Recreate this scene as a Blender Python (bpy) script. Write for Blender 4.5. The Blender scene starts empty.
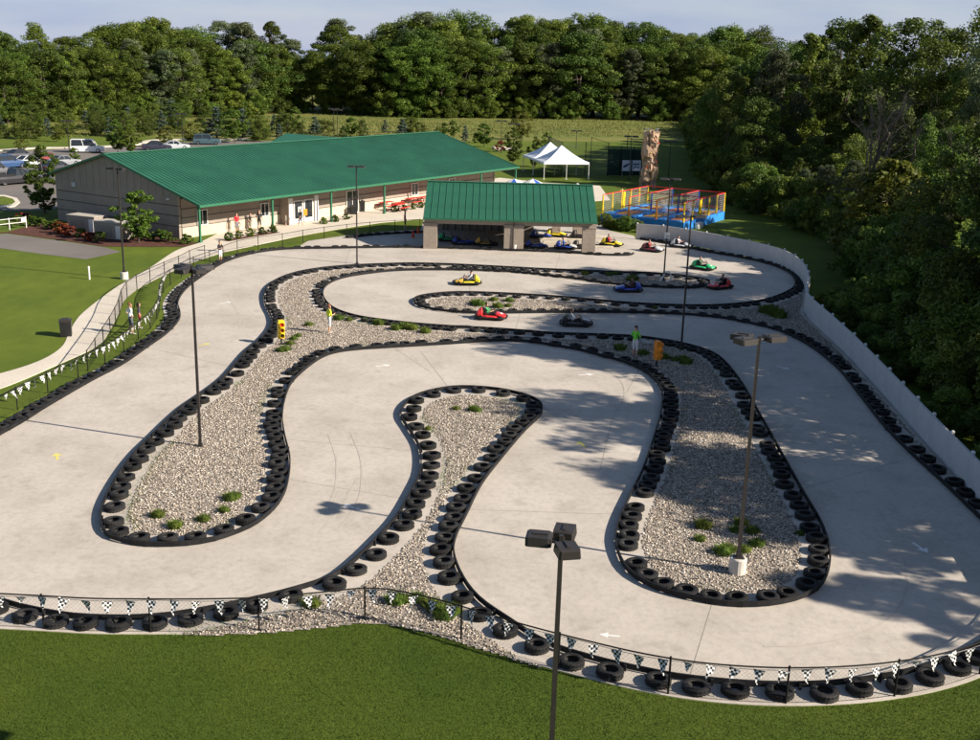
import bpy, bmesh, math, random
import numpy as np
from mathutils import Vector, Matrix, noise

# ------------------------------------------------------------------ camera, sky, sun, exposure
scene = bpy.context.scene
COL = scene.collection
R = math.radians
FPX, CAM_H, ROLL = 1100.0, 15.5, 0.027
PITCH = math.atan(312.0 / FPX)
cF = Vector((0, math.cos(PITCH), -math.sin(PITCH)))
cR0 = Vector((1, 0, 0)); cU0 = cR0.cross(cF)
cR = cR0 * math.cos(ROLL) + cU0 * math.sin(ROLL)
cU = -cR0 * math.sin(ROLL) + cU0 * math.cos(ROLL)
cam_d = bpy.data.cameras.new('camera'); cam = bpy.data.objects.new('camera', cam_d); COL.objects.link(cam)
cam_d.sensor_width = 36.0; cam_d.lens = 36.0 * FPX / 980.0
cam_d.clip_start = 0.5; cam_d.clip_end = 6000
m = Matrix((cR, cU, -cF)).transposed().to_4x4(); m.translation = (0, 0, CAM_H)
cam.matrix_world = m
scene.camera = cam

SUN_EL, SHADOW_AZ = R(29), R(162)
w = bpy.data.worlds.new('World'); scene.world = w; w.use_nodes = True
nt = w.node_tree; bg = nt.nodes['Background']
sky = nt.nodes.new('ShaderNodeTexSky'); sky.sky_type = 'NISHITA'; sky.sun_disc = False
sky.sun_elevation = SUN_EL; sky.sun_rotation = R(108); sky.air_density = 1.0; sky.dust_density = 0.6; sky.ozone_density = 2.0
# thin streaky summer cloud, the same all round the sky
tc = nt.nodes.new('ShaderNodeTexCoord'); mp = nt.nodes.new('ShaderNodeMapping'); mp.inputs['Scale'].default_value = (3, 3, 16)
nz = nt.nodes.new('ShaderNodeTexNoise'); nz.inputs['Scale'].default_value = 2.2; nz.inputs['Detail'].default_value = 6
rp = nt.nodes.new('ShaderNodeValToRGB'); rp.color_ramp.elements[0].position = 0.35; rp.color_ramp.elements[1].position = 0.68
rp.color_ramp.elements[0].color = (3.5, 4.35, 6.9, 1); rp.color_ramp.elements[1].color = (5.1, 5.6, 7.3, 1)
mx = nt.nodes.new('ShaderNodeMix'); mx.data_type = 'RGBA'
sx = nt.nodes.new('ShaderNodeSeparateXYZ'); inv = nt.nodes.new('ShaderNodeMath'); inv.operation = 'SUBTRACT'; inv.inputs[0].default_value = 1.0; inv.use_clamp = True
pw = nt.nodes.new('ShaderNodeMath'); pw.operation = 'POWER'; pw.inputs[1].default_value = 5.0; hz = nt.nodes.new('ShaderNodeMath'); hz.operation = 'MULTIPLY'; hz.inputs[1].default_value = 0.8
nt.links.new(tc.outputs['Generated'], sx.inputs[0]); nt.links.new(sx.outputs['Z'], inv.inputs[1]); nt.links.new(inv.outputs[0], pw.inputs[0]); nt.links.new(pw.outputs[0], hz.inputs[0]); nt.links.new(hz.outputs[0], mx.inputs['Factor'])
nt.links.new(tc.outputs['Generated'], mp.inputs['Vector']); nt.links.new(mp.outputs[0], nz.inputs['Vector'])
nt.links.new(nz.outputs['Fac'], rp.inputs[0]); nt.links.new(rp.outputs[0], mx.inputs['B'])
nt.links.new(sky.outputs[0], mx.inputs['A']); nt.links.new(mx.outputs['Result'], bg.inputs[0])
bg.inputs[1].default_value = 0.058
sl = bpy.data.lights.new('sun', 'SUN'); so = bpy.data.objects.new('sun', sl); COL.objects.link(so)
sl.energy = 5.0; sl.angle = R(0.5); sl.color = (1.0, 0.90, 0.76)
sd = Vector((math.cos(SUN_EL) * math.cos(SHADOW_AZ), math.cos(SUN_EL) * math.sin(SHADOW_AZ), -math.sin(SUN_EL)))
so.rotation_euler = sd.to_track_quat('-Z', 'Y').to_euler(); so.location = (60, -20, 60)
vs = scene.view_settings; vs.view_transform = 'Standard'; vs.look = 'None'; vs.exposure = 0.92; vs.gamma = 1.0

# ------------------------------------------------------------------ helpers
rng = np.random.default_rng(7); random.seed(7)

def G(px, py, z=0.0):
    """survey: where the photograph's point (px, py) lies on the level z, in metres"""
    d = cF * FPX + cR * (px - 490.0) - cU * (py - 370.0)
    t = (z - CAM_H) / d.z
    return Vector((d.x * t, d.y * t, z))

def proj(p):
    v = Vector(p) - Vector((0, 0, CAM_H)); dz = v.dot(cF)
    return (490 + FPX * v.dot(cR) / dz, 370 - FPX * v.dot(cU) / dz, dz)

MATS = {}
def mat(name, col, rough=0.7, var=0.12, scale=3.0, bump=0.0, bscale=None, metal=0.0, spec=0.3, col2=None, coat=0.0, emit=None):
    if name in MATS: return MATS[name]
    m = bpy.data.materials.new(name); m.use_nodes = True; n = m.node_tree; b = n.nodes['Principled BSDF']
    b.inputs['Roughness'].default_value = rough; b.inputs['Metallic'].default_value = metal
    b.inputs['Specular IOR Level'].default_value = spec; b.inputs['Coat Weight'].default_value = coat
    t = n.nodes.new('ShaderNodeTexCoord'); z = n.nodes.new('ShaderNodeTexNoise'); z.inputs['Scale'].default_value = scale
    z.inputs['Detail'].default_value = 5; z.inputs['Roughness'].default_value = 0.65
    n.links.new(t.outputs['Object'], z.inputs['Vector'])
    r = n.nodes.new('ShaderNodeValToRGB'); r.color_ramp.elements[0].position = 0.3; r.color_ramp.elements[1].position = 0.7
    a = [max(0, c * (1 - var)) for c in col]; c2 = col2 or [min(1, c * (1 + var)) for c in col]
    r.color_ramp.elements[0].color = (*a, 1); r.color_ramp.elements[1].color = (*c2, 1)
    n.links.new(z.outputs['Fac'], r.inputs[0]); n.links.new(r.outputs[0], b.inputs['Base Color'])
    if bump:
        z2 = n.nodes.new('ShaderNodeTexNoise'); z2.inputs['Scale'].default_value = bscale or scale * 6; z2.inputs['Detail'].default_value = 3
        n.links.new(t.outputs['Object'], z2.inputs['Vector'])
        bp = n.nodes.new('ShaderNodeBump'); bp.inputs['Strength'].default_value = bump; bp.inputs['Distance'].default_value = 0.03
        n.links.new(z2.outputs['Fac'], bp.inputs['Height']); n.links.new(bp.outputs[0], b.inputs['Normal'])
    if emit:
        b.inputs['Emission Color'].default_value = (*emit, 1); b.inputs['Emission Strength'].default_value = 1.0
    MATS[name] = m; return m

def layered(name, stops_list, rough=0.85, bump=0.0, bscale=40.0):
    """stops_list: [(scale, stretch, detail, [(pos, rgb)...], mixfac)] blended one over the other"""
    m = bpy.data.materials.new(name); m.use_nodes = True; n = m.node_tree; b = n.nodes['Principled BSDF']
    b.inputs['Roughness'].default_value = rough; b.inputs['Specular IOR Level'].default_value = 0.25
    t = n.nodes.new('ShaderNodeTexCoord'); prev = None
    for i, (sc, st, det, stops, mode, fac) in enumerate(stops_list):
        mp = n.nodes.new('ShaderNodeMapping'); mp.inputs['Scale'].default_value = st; mp.inputs['Location'].default_value = (i * 13.7, i * 7.1, 0)
        mp.inputs['Rotation'].default_value = (0, 0, 0.5 * i)
        z = n.nodes.new('ShaderNodeTexNoise'); z.inputs['Scale'].default_value = sc; z.inputs['Detail'].default_value = det; z.inputs['Roughness'].default_value = 0.62
        n.links.new(t.outputs['Object'], mp.inputs[0]); n.links.new(mp.outputs[0], z.inputs['Vector'])
        r = n.nodes.new('ShaderNodeValToRGB')
        while len(r.color_ramp.elements) < len(stops): r.color_ramp.elements.new(0.5)
        for e, (p, c) in zip(r.color_ramp.elements, stops): e.position = p; e.color = (*c, 1)
        n.links.new(z.outputs['Fac'], r.inputs[0])
        if prev is None: prev = r.outputs[0]
        else:
            x = n.nodes.new('ShaderNodeMix'); x.data_type = 'RGBA'; x.blend_type = mode; x.inputs['Factor'].default_value = fac
            n.links.new(prev, x.inputs['A']); n.links.new(r.outputs[0], x.inputs['B']); prev = x.outputs['Result']
    n.links.new(prev, b.inputs['Base Color'])
    if bump:
        z2 = n.nodes.new('ShaderNodeTexNoise'); z2.inputs['Scale'].default_value = bscale; z2.inputs['Detail'].default_value = 4
        n.links.new(t.outputs['Object'], z2.inputs['Vector'])
        bp = n.nodes.new('ShaderNodeBump'); bp.inputs['Strength'].default_value = bump; bp.inputs['Distance'].default_value = 0.05
        n.links.new(z2.outputs['Fac'], bp.inputs['Height']); n.links.new(bp.outputs[0], b.inputs['Normal'])
    MATS[name] = m; return m

def attr_mat(name, stops, rough=0.8, trans=0.0, objvar=0.0, spec=0.25):
    """colour from a per-piece random attribute 'tone' (leaf, stone, blade)"""
    m = bpy.data.materials.new(name); m.use_nodes = True; n = m.node_tree; b = n.nodes['Principled BSDF']
    b.inputs['Roughness'].default_value = rough; b.inputs['Specular IOR Level'].default_value = spec
    a = n.nodes.new('ShaderNodeAttribute'); a.attribute_name = 'tone'
    r = n.nodes.new('ShaderNodeValToRGB')
    while len(r.color_ramp.elements) < len(stops): r.color_ramp.elements.new(0.5)
    for e, (p, c) in zip(r.color_ramp.elements, stops): e.position = p; e.color = (*c, 1)
    n.links.new(a.outputs['Fac'], r.inputs[0]); out = r.outputs[0]
    if objvar:
        oi = n.nodes.new('ShaderNodeObjectInfo'); hs = n.nodes.new('ShaderNodeHueSaturation')
        mr = n.nodes.new('ShaderNodeMapRange'); mr.inputs['To Min'].default_value = 1 - objvar; mr.inputs['To Max'].default_value = 1 + objvar
        n.links.new(oi.outputs['Random'], mr.inputs[0]); n.links.new(mr.outputs[0], hs.inputs['Value'])
        m2 = n.nodes.new('ShaderNodeMath'); m2.operation = 'MULTIPLY'; m2.inputs[1].default_value = 7.31
        m3 = n.nodes.new('ShaderNodeMath'); m3.operation = 'FRACT'
        mr2 = n.nodes.new('ShaderNodeMapRange'); mr2.inputs['To Min'].default_value = 0.478; mr2.inputs['To Max'].default_value = 0.518
        n.links.new(oi.outputs['Random'], m2.inputs[0]); n.links.new(m2.outputs[0], m3.inputs[0]); n.links.new(m3.outputs[0], mr2.inputs[0])
        n.links.new(mr2.outputs[0], hs.inputs['Hue']); n.links.new(out, hs.inputs['Color']); out = hs.outputs[0]
    n.links.new(out, b.inputs['Base Color'])
    if trans:
        tr = n.nodes.new('ShaderNodeBsdfTranslucent'); n.links.new(out, tr.inputs[0]); ms = n.nodes.new('ShaderNodeMixShader')
        ms.inputs[0].default_value = trans; n.links.new(b.outputs[0], ms.inputs[1]); n.links.new(tr.outputs[0], ms.inputs[2])
        n.links.new(ms.outputs[0], n.nodes['Material Output'].inputs[0])
    MATS[name] = m; return m

def tag(o, label=None, cat=None, group=None, kind=None):
    if label: o['label'] = label
    if cat: o['category'] = cat
    if group: o['group'] = group
    if kind: o['kind'] = kind
    return o

def empty(name, loc=(0, 0, 0), rz=0.0, label=None, cat=None, group=None):
    o = bpy.data.objects.new(name, None); COL.objects.link(o); o.location = loc; o.rotation_euler = (0, 0, rz); o.empty_display_size = 0.2
    return tag(o, label, cat, group)

def copy_tree(o, parent=None):
    c = o.copy(); COL.objects.link(c); c.parent = parent
    for ch in list(o.children): copy_tree(ch, c)
    return c

class MB:
    def __init__(s): s.v = []; s.f = []; s.mi = []; s.uv = None; s.smooth = False
    def add(s, vs, fs, mi=0):
        o = len(s.v); s.v += [tuple(v) for v in vs]; s.f += [tuple(i + o for i in f) for f in fs]; s.mi += [mi] * len(fs); return s
    def box(s, c, d, rz=0.0, mi=0, taper=1.0, M=None):
        x, y, z = d[0] / 2, d[1] / 2, d[2] / 2; vs = []
        for sz in (-1, 1):
            k = taper if sz > 0 else 1.0
            for sx, sy in ((-1, -1), (1, -1), (1, 1), (-1, 1)):
                v = Vector((sx * x * k, sy * y * k, sz * z))
                if rz: v.rotate(Matrix.Rotation(rz, 3, 'Z'))
                v = v + Vector(c); vs.append(M @ v if M else v)
        return s.add(vs, [(3, 2, 1, 0), (4, 5, 6, 7), (0, 1, 5, 4), (1, 2, 6, 5), (2, 3, 7, 6), (3, 0, 4, 7)], mi)
    def bar(s, a, b, r, n=6, mi=0, r2=None, flat=1.0):
        a = Vector(a); b = Vector(b); d = (b - a)
        if d.length < 1e-6: return s
        d.normalize(); u = d.orthogonal().normalized() if abs(d.z) < 0.99 else Vector((1, 0, 0)); w = d.cross(u); r2 = r if r2 is None else r2; vs = []
        for p, rr in ((a, r), (b, r2)):
            for k in range(n):
                t = 2 * math.pi * (k + .5) / n; vs.append(p + u * math.cos(t) * rr + w * math.sin(t) * rr * flat)
        fs = [(k, (k + 1) % n, n + (k + 1) % n, n + k) for k in range(n)] + [tuple(range(n - 1, -1, -1)), tuple(range(n, 2 * n))]
        return s.add(vs, fs, mi)
    def tube(s, pts, r, n=6, mi=0, closed=False):
        pts = [Vector(p) for p in pts]; N = len(pts); vs = []
        for i, p in enumerate(pts):
            a = pts[(i - 1) % N] if closed or i > 0 else p; b = pts[(i + 1) % N] if closed or i < N - 1 else p
            d = (b - a).normalized(); side = d.cross(Vector((0, 0, 1)))
            side = side.normalized() if side.length > 1e-3 else Vector((1, 0, 0)); up = side.cross(d)
            rr = r[i] if isinstance(r, (list, tuple)) else r
            for k in range(n):
                t = 2 * math.pi * k / n; vs.append(p + side * math.cos(t) * rr + up * math.sin(t) * rr)
        fs = []
        for i in range(N if closed else N - 1):
            j = (i + 1) % N
            for k in range(n): fs.append((i * n + k, i * n + (k + 1) % n, j * n + (k + 1) % n, j * n + k))
        if not closed: fs += [tuple(range(n - 1, -1, -1)), tuple(range((N - 1) * n, N * n))]
        return s.add(vs, fs, mi)
    def lathe(s, prof, n=16, c=(0, 0, 0), mi=0, M=None, cap=True):
        vs = []; fs = []
        for (r, z) in prof:
            for k in range(n):
                t = 2 * math.pi * k / n; v = Vector((r * math.cos(t) + c[0], r * math.sin(t) + c[1], z + c[2])); vs.append(M @ v if M else v)
        L = len(prof)
        for i in range(L - 1):
            for k in range(n): fs.append((i * n + k, i * n + (k + 1) % n, (i + 1) * n + (k + 1) % n, (i + 1) * n + k))
        if cap:
            if prof[0][0] > 1e-4: fs.append(tuple(range(n - 1, -1, -1)))
            if prof[-1][0] > 1e-4: fs.append(tuple(range((L - 1) * n, L * n)))
        return s.add(vs, fs, mi)
    def prism(s, prof, y0, y1, mi=0, axis='y'):
        n = len(prof); vs = []
        for y in (y0, y1):
            for (a, b) in prof: vs.append((a, y, b) if axis == 'y' else (y, a, b))
        return s.add(vs, [tuple(range(n)), tuple(range(2 * n - 1, n - 1, -1))] + [(k, n + k, n + (k + 1) % n, (k + 1) % n) for k in range(n)], mi)
    def loft(s, secs, mi=0, cap=True):
        n = len(secs[0]); vs = [p for q in secs for p in q]; fs = []
        for i in range(len(secs) - 1):
            for k in range(n): fs.append((i * n + k, i * n + (k + 1) % n, (i + 1) * n + (k + 1) % n, (i + 1) * n + k))
        if cap: fs += [tuple(range(n - 1, -1, -1)), tuple(range((len(secs) - 1) * n, len(secs) * n))]
        return s.add(vs, fs, mi)
    def mesh(s, name, mats):
        me = bpy.data.meshes.new(name); me.from_pydata(s.v, [], s.f)
        for mm in (mats if isinstance(mats, (list, tuple)) else [mats]): me.materials.append(mm)
        if any(s.mi): me.polygons.foreach_set('material_index', s.mi)
        bm = bmesh.new(); bm.from_mesh(me); bmesh.ops.recalc_face_normals(bm, faces=bm.faces); bm.to_mesh(me); bm.free()
        if s.smooth:
            me.polygons.foreach_set('use_smooth', [True] * len(me.polygons))
        me.update(); return me
    def build(s, name, mats, parent=None, loc=None, rz=None):
        o = bpy.data.objects.new(name, s.mesh(name, mats)); COL.objects.link(o)
        if parent: o.parent = parent
        if loc is not None: o.location = loc
        if rz is not None: o.rotation_euler = (0, 0, rz)
        return o

def inst(name, me, parent=None, loc=(0, 0, 0), rz=0.0, sc=None, rot=None):
    o = bpy.data.objects.new(name, me); COL.objects.link(o); o.parent = parent; o.location = loc; o.rotation_euler = rot or (0, 0, rz)
    if sc is not None: o.scale = sc if hasattr(sc, '__len__') else (sc, sc, sc)
    return o

def np_mesh(name, V, F, material, tone=None, smooth=False):
    """V (n,3), F (m,k) arrays; tone one value per face"""
    me = bpy.data.meshes.new(name); k = F.shape[1]
    me.vertices.add(len(V)); me.vertices.foreach_set('co', V.astype(np.float32).ravel())
    me.loops.add(F.size); me.loops.foreach_set('vertex_index', F.astype(np.int32).ravel())
    me.polygons.add(len(F)); me.polygons.foreach_set('loop_start', np.arange(0, F.size, k, dtype=np.int32))
    if tone is not None:
        a = me.attributes.new('tone', 'FLOAT', 'FACE'); a.data.foreach_set('value', tone.astype(np.float32))
    if smooth: me.polygons.foreach_set('use_smooth', np.ones(len(F), bool))
    me.materials.append(material); me.update(calc_edges=True); return me

def catmull(P, closed=False, step=0.3):
    P = [Vector((p[0], p[1])) for p in P]; n = len(P); out = []
    rngi = range(n if closed else n - 1)
    for i in rngi:
        p1 = P[i]; p2 = P[(i + 1) % n]
        p0 = P[(i - 1) % n] if closed or i > 0 else p1 * 2 - p2; p3 = P[(i + 2) % n] if closed or i < n - 2 else p2 * 2 - p1
        k = max(2, int((p2 - p1).length / step * 2))
        for j in range(k):
            t = j / k; out.append(0.5 * ((2 * p1) + (p2 - p0) * t + (2 * p0 - 5 * p1 + 4 * p2 - p3) * t * t + (3 * p1 - p0 - 3 * p2 + p3) * t ** 3))
    if not closed: out.append(P[-1])
    A = np.array([tuple(p) for p in out])
    if closed: A = np.vstack([A, A[:1]])
    return resample(A, step)

def resample(A, step):
    s = np.r_[0, np.cumsum(np.linalg.norm(np.diff(A, axis=0), axis=1))]; n = max(2, int(round(s[-1] / step)) + 1)
    t = np.linspace(0, s[-1], n); return np.c_[np.interp(t, s, A[:, 0]), np.interp(t, s, A[:, 1])]

def normals2(A, closed):
    if closed:
        d = np.roll(A[:-1], -1, 0) - np.roll(A[:-1], 1, 0); d = np.vstack([d, d[:1]])
    else: d = np.gradient(A, axis=0)
    d /= np.linalg.norm(d, axis=1)[:, None] + 1e-9
    return np.c_[-d[:, 1], d[:, 0]]      # left-hand normal

def inside(poly, pts):
    x, y = pts[:, 0], pts[:, 1]; r = np.zeros(len(pts), bool); n = len(poly)
    for i in range(n):
        x1, y1 = poly[i]; x2, y2 = poly[(i + 1) % n]
        c = ((y1 > y) != (y2 > y)) & (x < (x2 - x1) * (y - y1) / (y2 - y1 + 1e-12) + x1); r ^= c
    return r

def dist_to(A, pts):
    d = np.full(len(pts), 1e9)
    for i in range(0, len(A)): d = np.minimum(d, (pts[:, 0] - A[i, 0]) ** 2 + (pts[:, 1] - A[i, 1]) ** 2)
    return np.sqrt(d)

def sheet(name, poly, z, material, label=None, cat=None, kind='structure', thick=0.0):
    bm = bmesh.new(); vs = [bm.verts.new((p[0], p[1], z)) for p in poly]; f = bm.faces.new(vs)
    if f.normal.z < 0 or sum((poly[i][0] * poly[(i + 1) % len(poly)][1] - poly[(i + 1) % len(poly)][0] * poly[i][1]) for i in range(len(poly))) < 0: f.normal_flip()
    if thick:
        r = bmesh.ops.extrude_face_region(bm, geom=[f]); 
        for e in r['geom']:
            if isinstance(e, bmesh.types.BMVert): e.co.z = z - thick
    bmesh.ops.triangulate(bm, faces=[f for f in bm.faces if len(f.verts) > 4])
    bmesh.ops.recalc_face_normals(bm, faces=bm.faces)
    if not thick:
        for f in bm.faces:
            if f.normal.z < 0: f.normal_flip()
    me = bpy.data.meshes.new(name); bm.to_mesh(me); bm.free(); me.materials.append(material)
    o = bpy.data.objects.new(name, me); COL.objects.link(o); tag(o, label, cat, None, kind); return o

def gpoly(px): return [tuple(G(x, y)[:2]) for x, y in px]

# ------------------------------------------------------------------ materials
M_conc = layered('concrete', [
    (0.13, (1, 1, 1), 6, [(0.3, (0.475, 0.425, 0.37)), (0.7, (0.57, 0.515, 0.455))], 'MIX', 1),
    (0.33, (1, 1, 1), 7, [(0.32, (0.62, 0.61, 0.60)), (0.58, (1, 1, 1))], 'MULTIPLY', 0.42),
    (0.8, (1, 1, 1), 8, [(0.30, (0.5, 0.49, 0.48)), (0.46, (1, 1, 1))], 'MULTIPLY', 0.32),
    (4.0, (1, 1, 1), 5, [(0.3, (0.78, 0.78, 0.78)), (0.55, (1, 1, 1))], 'MULTIPLY', 0.6),
    (22.0, (1, 1, 1), 3, [(0.3, (0.84, 0.84, 0.84)), (0.7, (1, 1, 1))], 'MULTIPLY', 0.7)], 0.85, 0.05, 60)
M_path = layered('path_concrete', [(0.4, (1, 1, 1), 5, [(0.3, (0.56, 0.50, 0.42)), (0.7, (0.64, 0.58, 0.49))], 'MIX', 1),
    (6.0, (1, 1, 1), 4, [(0.3, (0.88, 0.88, 0.88)), (0.7, (1, 1, 1))], 'MULTIPLY', 0.7)], 0.85)
M_asph = layered('asphalt', [(0.15, (1, 1, 1), 5, [(0.3, (0.15, 0.135, 0.125)), (0.7, (0.20, 0.18, 0.165))], 'MIX', 1),
    (12.0, (1, 1, 1), 4, [(0.3, (0.8, 0.8, 0.8)), (0.7, (1, 1, 1))], 'MULTIPLY', 0.7)], 0.9)
M_lawn = layered('lawn', [(0.10, (1, 1, 1), 5, [(0.3, (0.090, 0.138, 0.008)), (0.7, (0.150, 0.188, 0.016))], 'MIX', 1),
    (0.9, (1, 0.5, 1), 6, [(0.3, (0.66, 0.72, 0.6)), (0.65, (1, 1, 1))], 'MULTIPLY', 0.8),
    (14.0, (1, 1, 1), 3, [(0.3, (0.55, 0.6, 0.5)), (0.7, (1, 1, 1))], 'MULTIPLY', 0.8)], 0.95, 0.6, 22)
M_meadow = layered('meadow', [(0.05, (0.5, 2.5, 1), 6, [(0.32, (0.10, 0.14, 0.022)), (0.5, (0.17, 0.18, 0.04)), (0.68, (0.27, 0.225, 0.075))], 'MIX', 1),
    (1.2, (1, 1, 1), 5, [(0.3, (0.6, 0.65, 0.55)), (0.7, (1, 1, 1))], 'MULTIPLY', 0.8)], 0.95, 0.5, 6)
M_dirt = layered('gravel_soil', [(3.0, (1, 1, 1), 6, [(0.3, (0.20, 0.175, 0.15)), (0.7, (0.33, 0.29, 0.245))], 'MIX', 1)], 0.95, 0.5, 20)
M_mulch = layered('mulch', [(2.5, (1, 1, 1), 6, [(0.3, (0.055, 0.022, 0.016)), (0.7, (0.12, 0.05, 0.035))], 'MIX', 1)], 0.95, 0.6, 20)
M_rubber = mat('tire_rubber', (0.015, 0.0145, 0.0145), 0.7, 0.4, 4.0, 0.25, 30, spec=0.22)
_n = M_rubber.node_tree; _oi = _n.nodes.new('ShaderNodeObjectInfo'); _mr = _n.nodes.new('ShaderNodeMapRange'); _mr.inputs['To Min'].default_value = .7; _mr.inputs['To Max'].default_value = 1.6
_hs = _n.nodes.new('ShaderNodeHueSaturation'); _n.links.new(_oi.outputs['Random'], _mr.inputs[0]); _n.links.new(_mr.outputs[0], _hs.inputs['Value'])
_b = _n.nodes['Principled BSDF']; _src = _b.inputs['Base Color'].links[0].from_socket; _n.links.new(_src, _hs.inputs['Color']); _n.links.new(_hs.outputs[0], _b.inputs['Base Color'])
M_rail = mat('rail_plastic', (0.014, 0.014, 0.015), 0.65, 0.5, 1.5, spec=0.2)
M_dark = mat('dark_bronze_paint', (0.030, 0.026, 0.024), 0.45, 0.15, 4, spec=0.4)
M_fence = mat('black_fence_coat', (0.014, 0.014, 0.013), 0.75, 0.15, 4, spec=0.12)
M_greenroof = mat('green_metal_roof', (0.022, 0.105, 0.062), 0.45, 0.18, 0.35, metal=0.0, spec=0.4)
M_greentrim = mat('green_trim', (0.03, 0.14, 0.076), 0.4, 0.05, 2, spec=0.45)
M_siding = mat('brown_siding', (0.29, 0.245, 0.205), 0.75, 0.10, 1.2, 0.1, 12)
M_band = mat('dark_band', (0.09, 0.075, 0.062), 0.75, 0.15, 3)
M_wallblk = mat('tan_block', (0.30, 0.25, 0.205), 0.85, 0.12, 3.0, 0.25, 14)
M_white = mat('white_paint', (0.72, 0.70, 0.66), 0.5, 0.05, 3)
M_vinyl = mat('white_wall_panel', (0.50, 0.50, 0.50), 0.55, 0.14, 0.8)
M_glass = mat('dark_glass', (0.02, 0.024, 0.028), 0.08, 0.2, 2, spec=0.6)
M_black = mat('black_paint', (0.015, 0.015, 0.016), 0.4, 0.2, 4, spec=0.4)
M_steel = mat('grey_steel', (0.32, 0.32, 0.33), 0.4, 0.15, 5, metal=0.7)
M_red = mat('red_paint', (0.60, 0.025, 0.02), 0.4, 0.1, 3, spec=0.4)
M_yellow = mat('yellow_paint', (0.75, 0.52, 0.02), 0.4, 0.1, 3, spec=0.4)
M_orange = mat('orange_paint', (0.70, 0.23, 0.02), 0.45, 0.1, 3, spec=0.4)
M_blue = mat('blue_paint', (0.03, 0.10, 0.42), 0.4, 0.1, 3, spec=0.4)
M_skyblue = mat('sky_blue_pad', (0.06, 0.30, 0.68), 0.5, 0.1, 2)
M_bark = mat('bark', (0.085, 0.068, 0.052), 0.9, 0.35, 3, 0.5, 12)
M_skin = mat('skin', (0.50, 0.29, 0.20), 0.55, 0.06, 6)
M_shoe = mat('shoe', (0.35, 0.35, 0.34), 0.6, 0.2, 6)
LEAF = [(0.0, (0.036, 0.064, 0.008)), (0.45, (0.090, 0.140, 0.017)), (0.8, (0.150, 0.200, 0.028)), (1.0, (0.215, 0.250, 0.050))]
M_leaf = attr_mat('leaf_green', LEAF, 0.55, 0.28, 0.38)
M_leafg = attr_mat('leaf_grey_green', [(0, (0.045, 0.06, 0.025)), (0.5, (0.10, 0.13, 0.055)), (1, (0.19, 0.22, 0.12))], 0.5, 0.25, 0.3)
M_leafd = attr_mat('leaf_dark', [(p, (c[0] * .75, c[1] * .76, c[2] * .8)) for p, c in LEAF], 0.6, 0.15, 0.25)
M_leafy = attr_mat('leaf_yellow_green', [(0, (0.05, 0.07, 0.008)), (0.5, (0.115, 0.13, 0.015)), (1, (0.21, 0.19, 0.035))], 0.55, 0.3, 0.12)
M_leafs = attr_mat('leaf_spruce', [(0, (0.035, 0.06, 0.045)), (0.6, (0.075, 0.11, 0.085)), (1, (0.13, 0.17, 0.14))], 0.7, 0.1, 0.15)
M_leafr = attr_mat('leaf_red', [(0, (0.10, 0.02, 0.012)), (0.6, (0.24, 0.05, 0.02)), (1, (0.36, 0.11, 0.035))], 0.6, 0.2, 0.2)
M_leafb = attr_mat('leaf_bright', [(0, (0.04, 0.075, 0.008)), (0.5, (0.09, 0.15, 0.018)), (1, (0.16, 0.22, 0.035))], 0.55, 0.3, 0.15)
M_twig = attr_mat('grey_twig', [(0, (0.10, 0.085, 0.075)), (1, (0.20, 0.175, 0.155))], 0.9, 0.0, 0.1)
M_blade = attr_mat('grass_blade', [(0, (0.032, 0.058, 0.004)), (0.6, (0.066, 0.098, 0.008)), (1, (0.12, 0.134, 0.02))], 0.7, 0.2)  # front bank only, darkened to carry the shade among the blades
M_tuft = attr_mat('tuft_blade', [(0, (0.055, 0.10, 0.012)), (0.6, (0.12, 0.19, 0.028)), (1, (0.22, 0.25, 0.06))], 0.7, 0.2, 0.15)
M_stone = attr_mat('river_stone', [(0, (0.07, 0.058, 0.05)), (0.25, (0.20, 0.165, 0.135)), (0.5, (0.41, 0.34, 0.27)), (0.75, (0.56, 0.485, 0.40)), (1, (0.70, 0.655, 0.59))], 0.75)

# ------------------------------------------------------------------ ground, roads, paths, track
S = 3000
sheet('ground', [(-S, -200), (S, -200), (S, S), (-S, S)], 0.0, M_lawn)
meadow_px = [(-300, 122), (60, 136), (340, 141), (700, 142), (710, 104), (0, 88), (-300, 84)]
sheet('meadow', gpoly(meadow_px), 0.004, M_meadow)
sheet('car_park', gpoly([(-120, 158), (0, 152), (60, 149), (135, 146), (160, 142.5), (240, 141), (330, 141), (250, 165), (110, 185), (52, 210), (-120, 214)]), 0.012, M_asph)
sheet('service_drive', gpoly([(-30, 236), (8, 234), (60, 241), (105, 247.5), (121, 252), (86, 259.5), (40, 254), (-30, 244)]), 0.012, M_asph)
path_l = catmull([G(*p) for p in [(-60, 388), (0, 374), (40, 361), (62, 347), (70, 331), (82, 314), (110, 292), (130, 279), (150, 268), (176, 251), (197, 244)]], step=0.6)
path_r = catmull([G(*p) for p in [(-60, 404), (0, 389), (60, 364), (98, 346), (109, 332), (119, 313), (125, 300), (140, 288), (165, 275), (195, 262), (225, 252)]], step=0.6)
sheet('footpath', [tuple(p) for p in path_l] + [tuple(p) for p in path_r[::-1]], 0.03, M_path, thick=0.03)
sheet('patio', gpoly([(197.2, 244), (225.3, 252), (258, 245), (300, 236), (340, 229), (380, 223), (424, 219), (470, 212), (610, 200), (600, 186), (545, 183), (500, 178), (400, 192), (250, 218)]), 0.034, M_path, thick=0.034)
sheet('planting_bed', gpoly([(-20, 233.5), (8, 232), (45, 222), (176, 239), (197, 243.5), (184, 247), (140, 247), (104, 246.8), (60, 240.2), (8, 233.3)]), 0.02, M_mulch)
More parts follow.
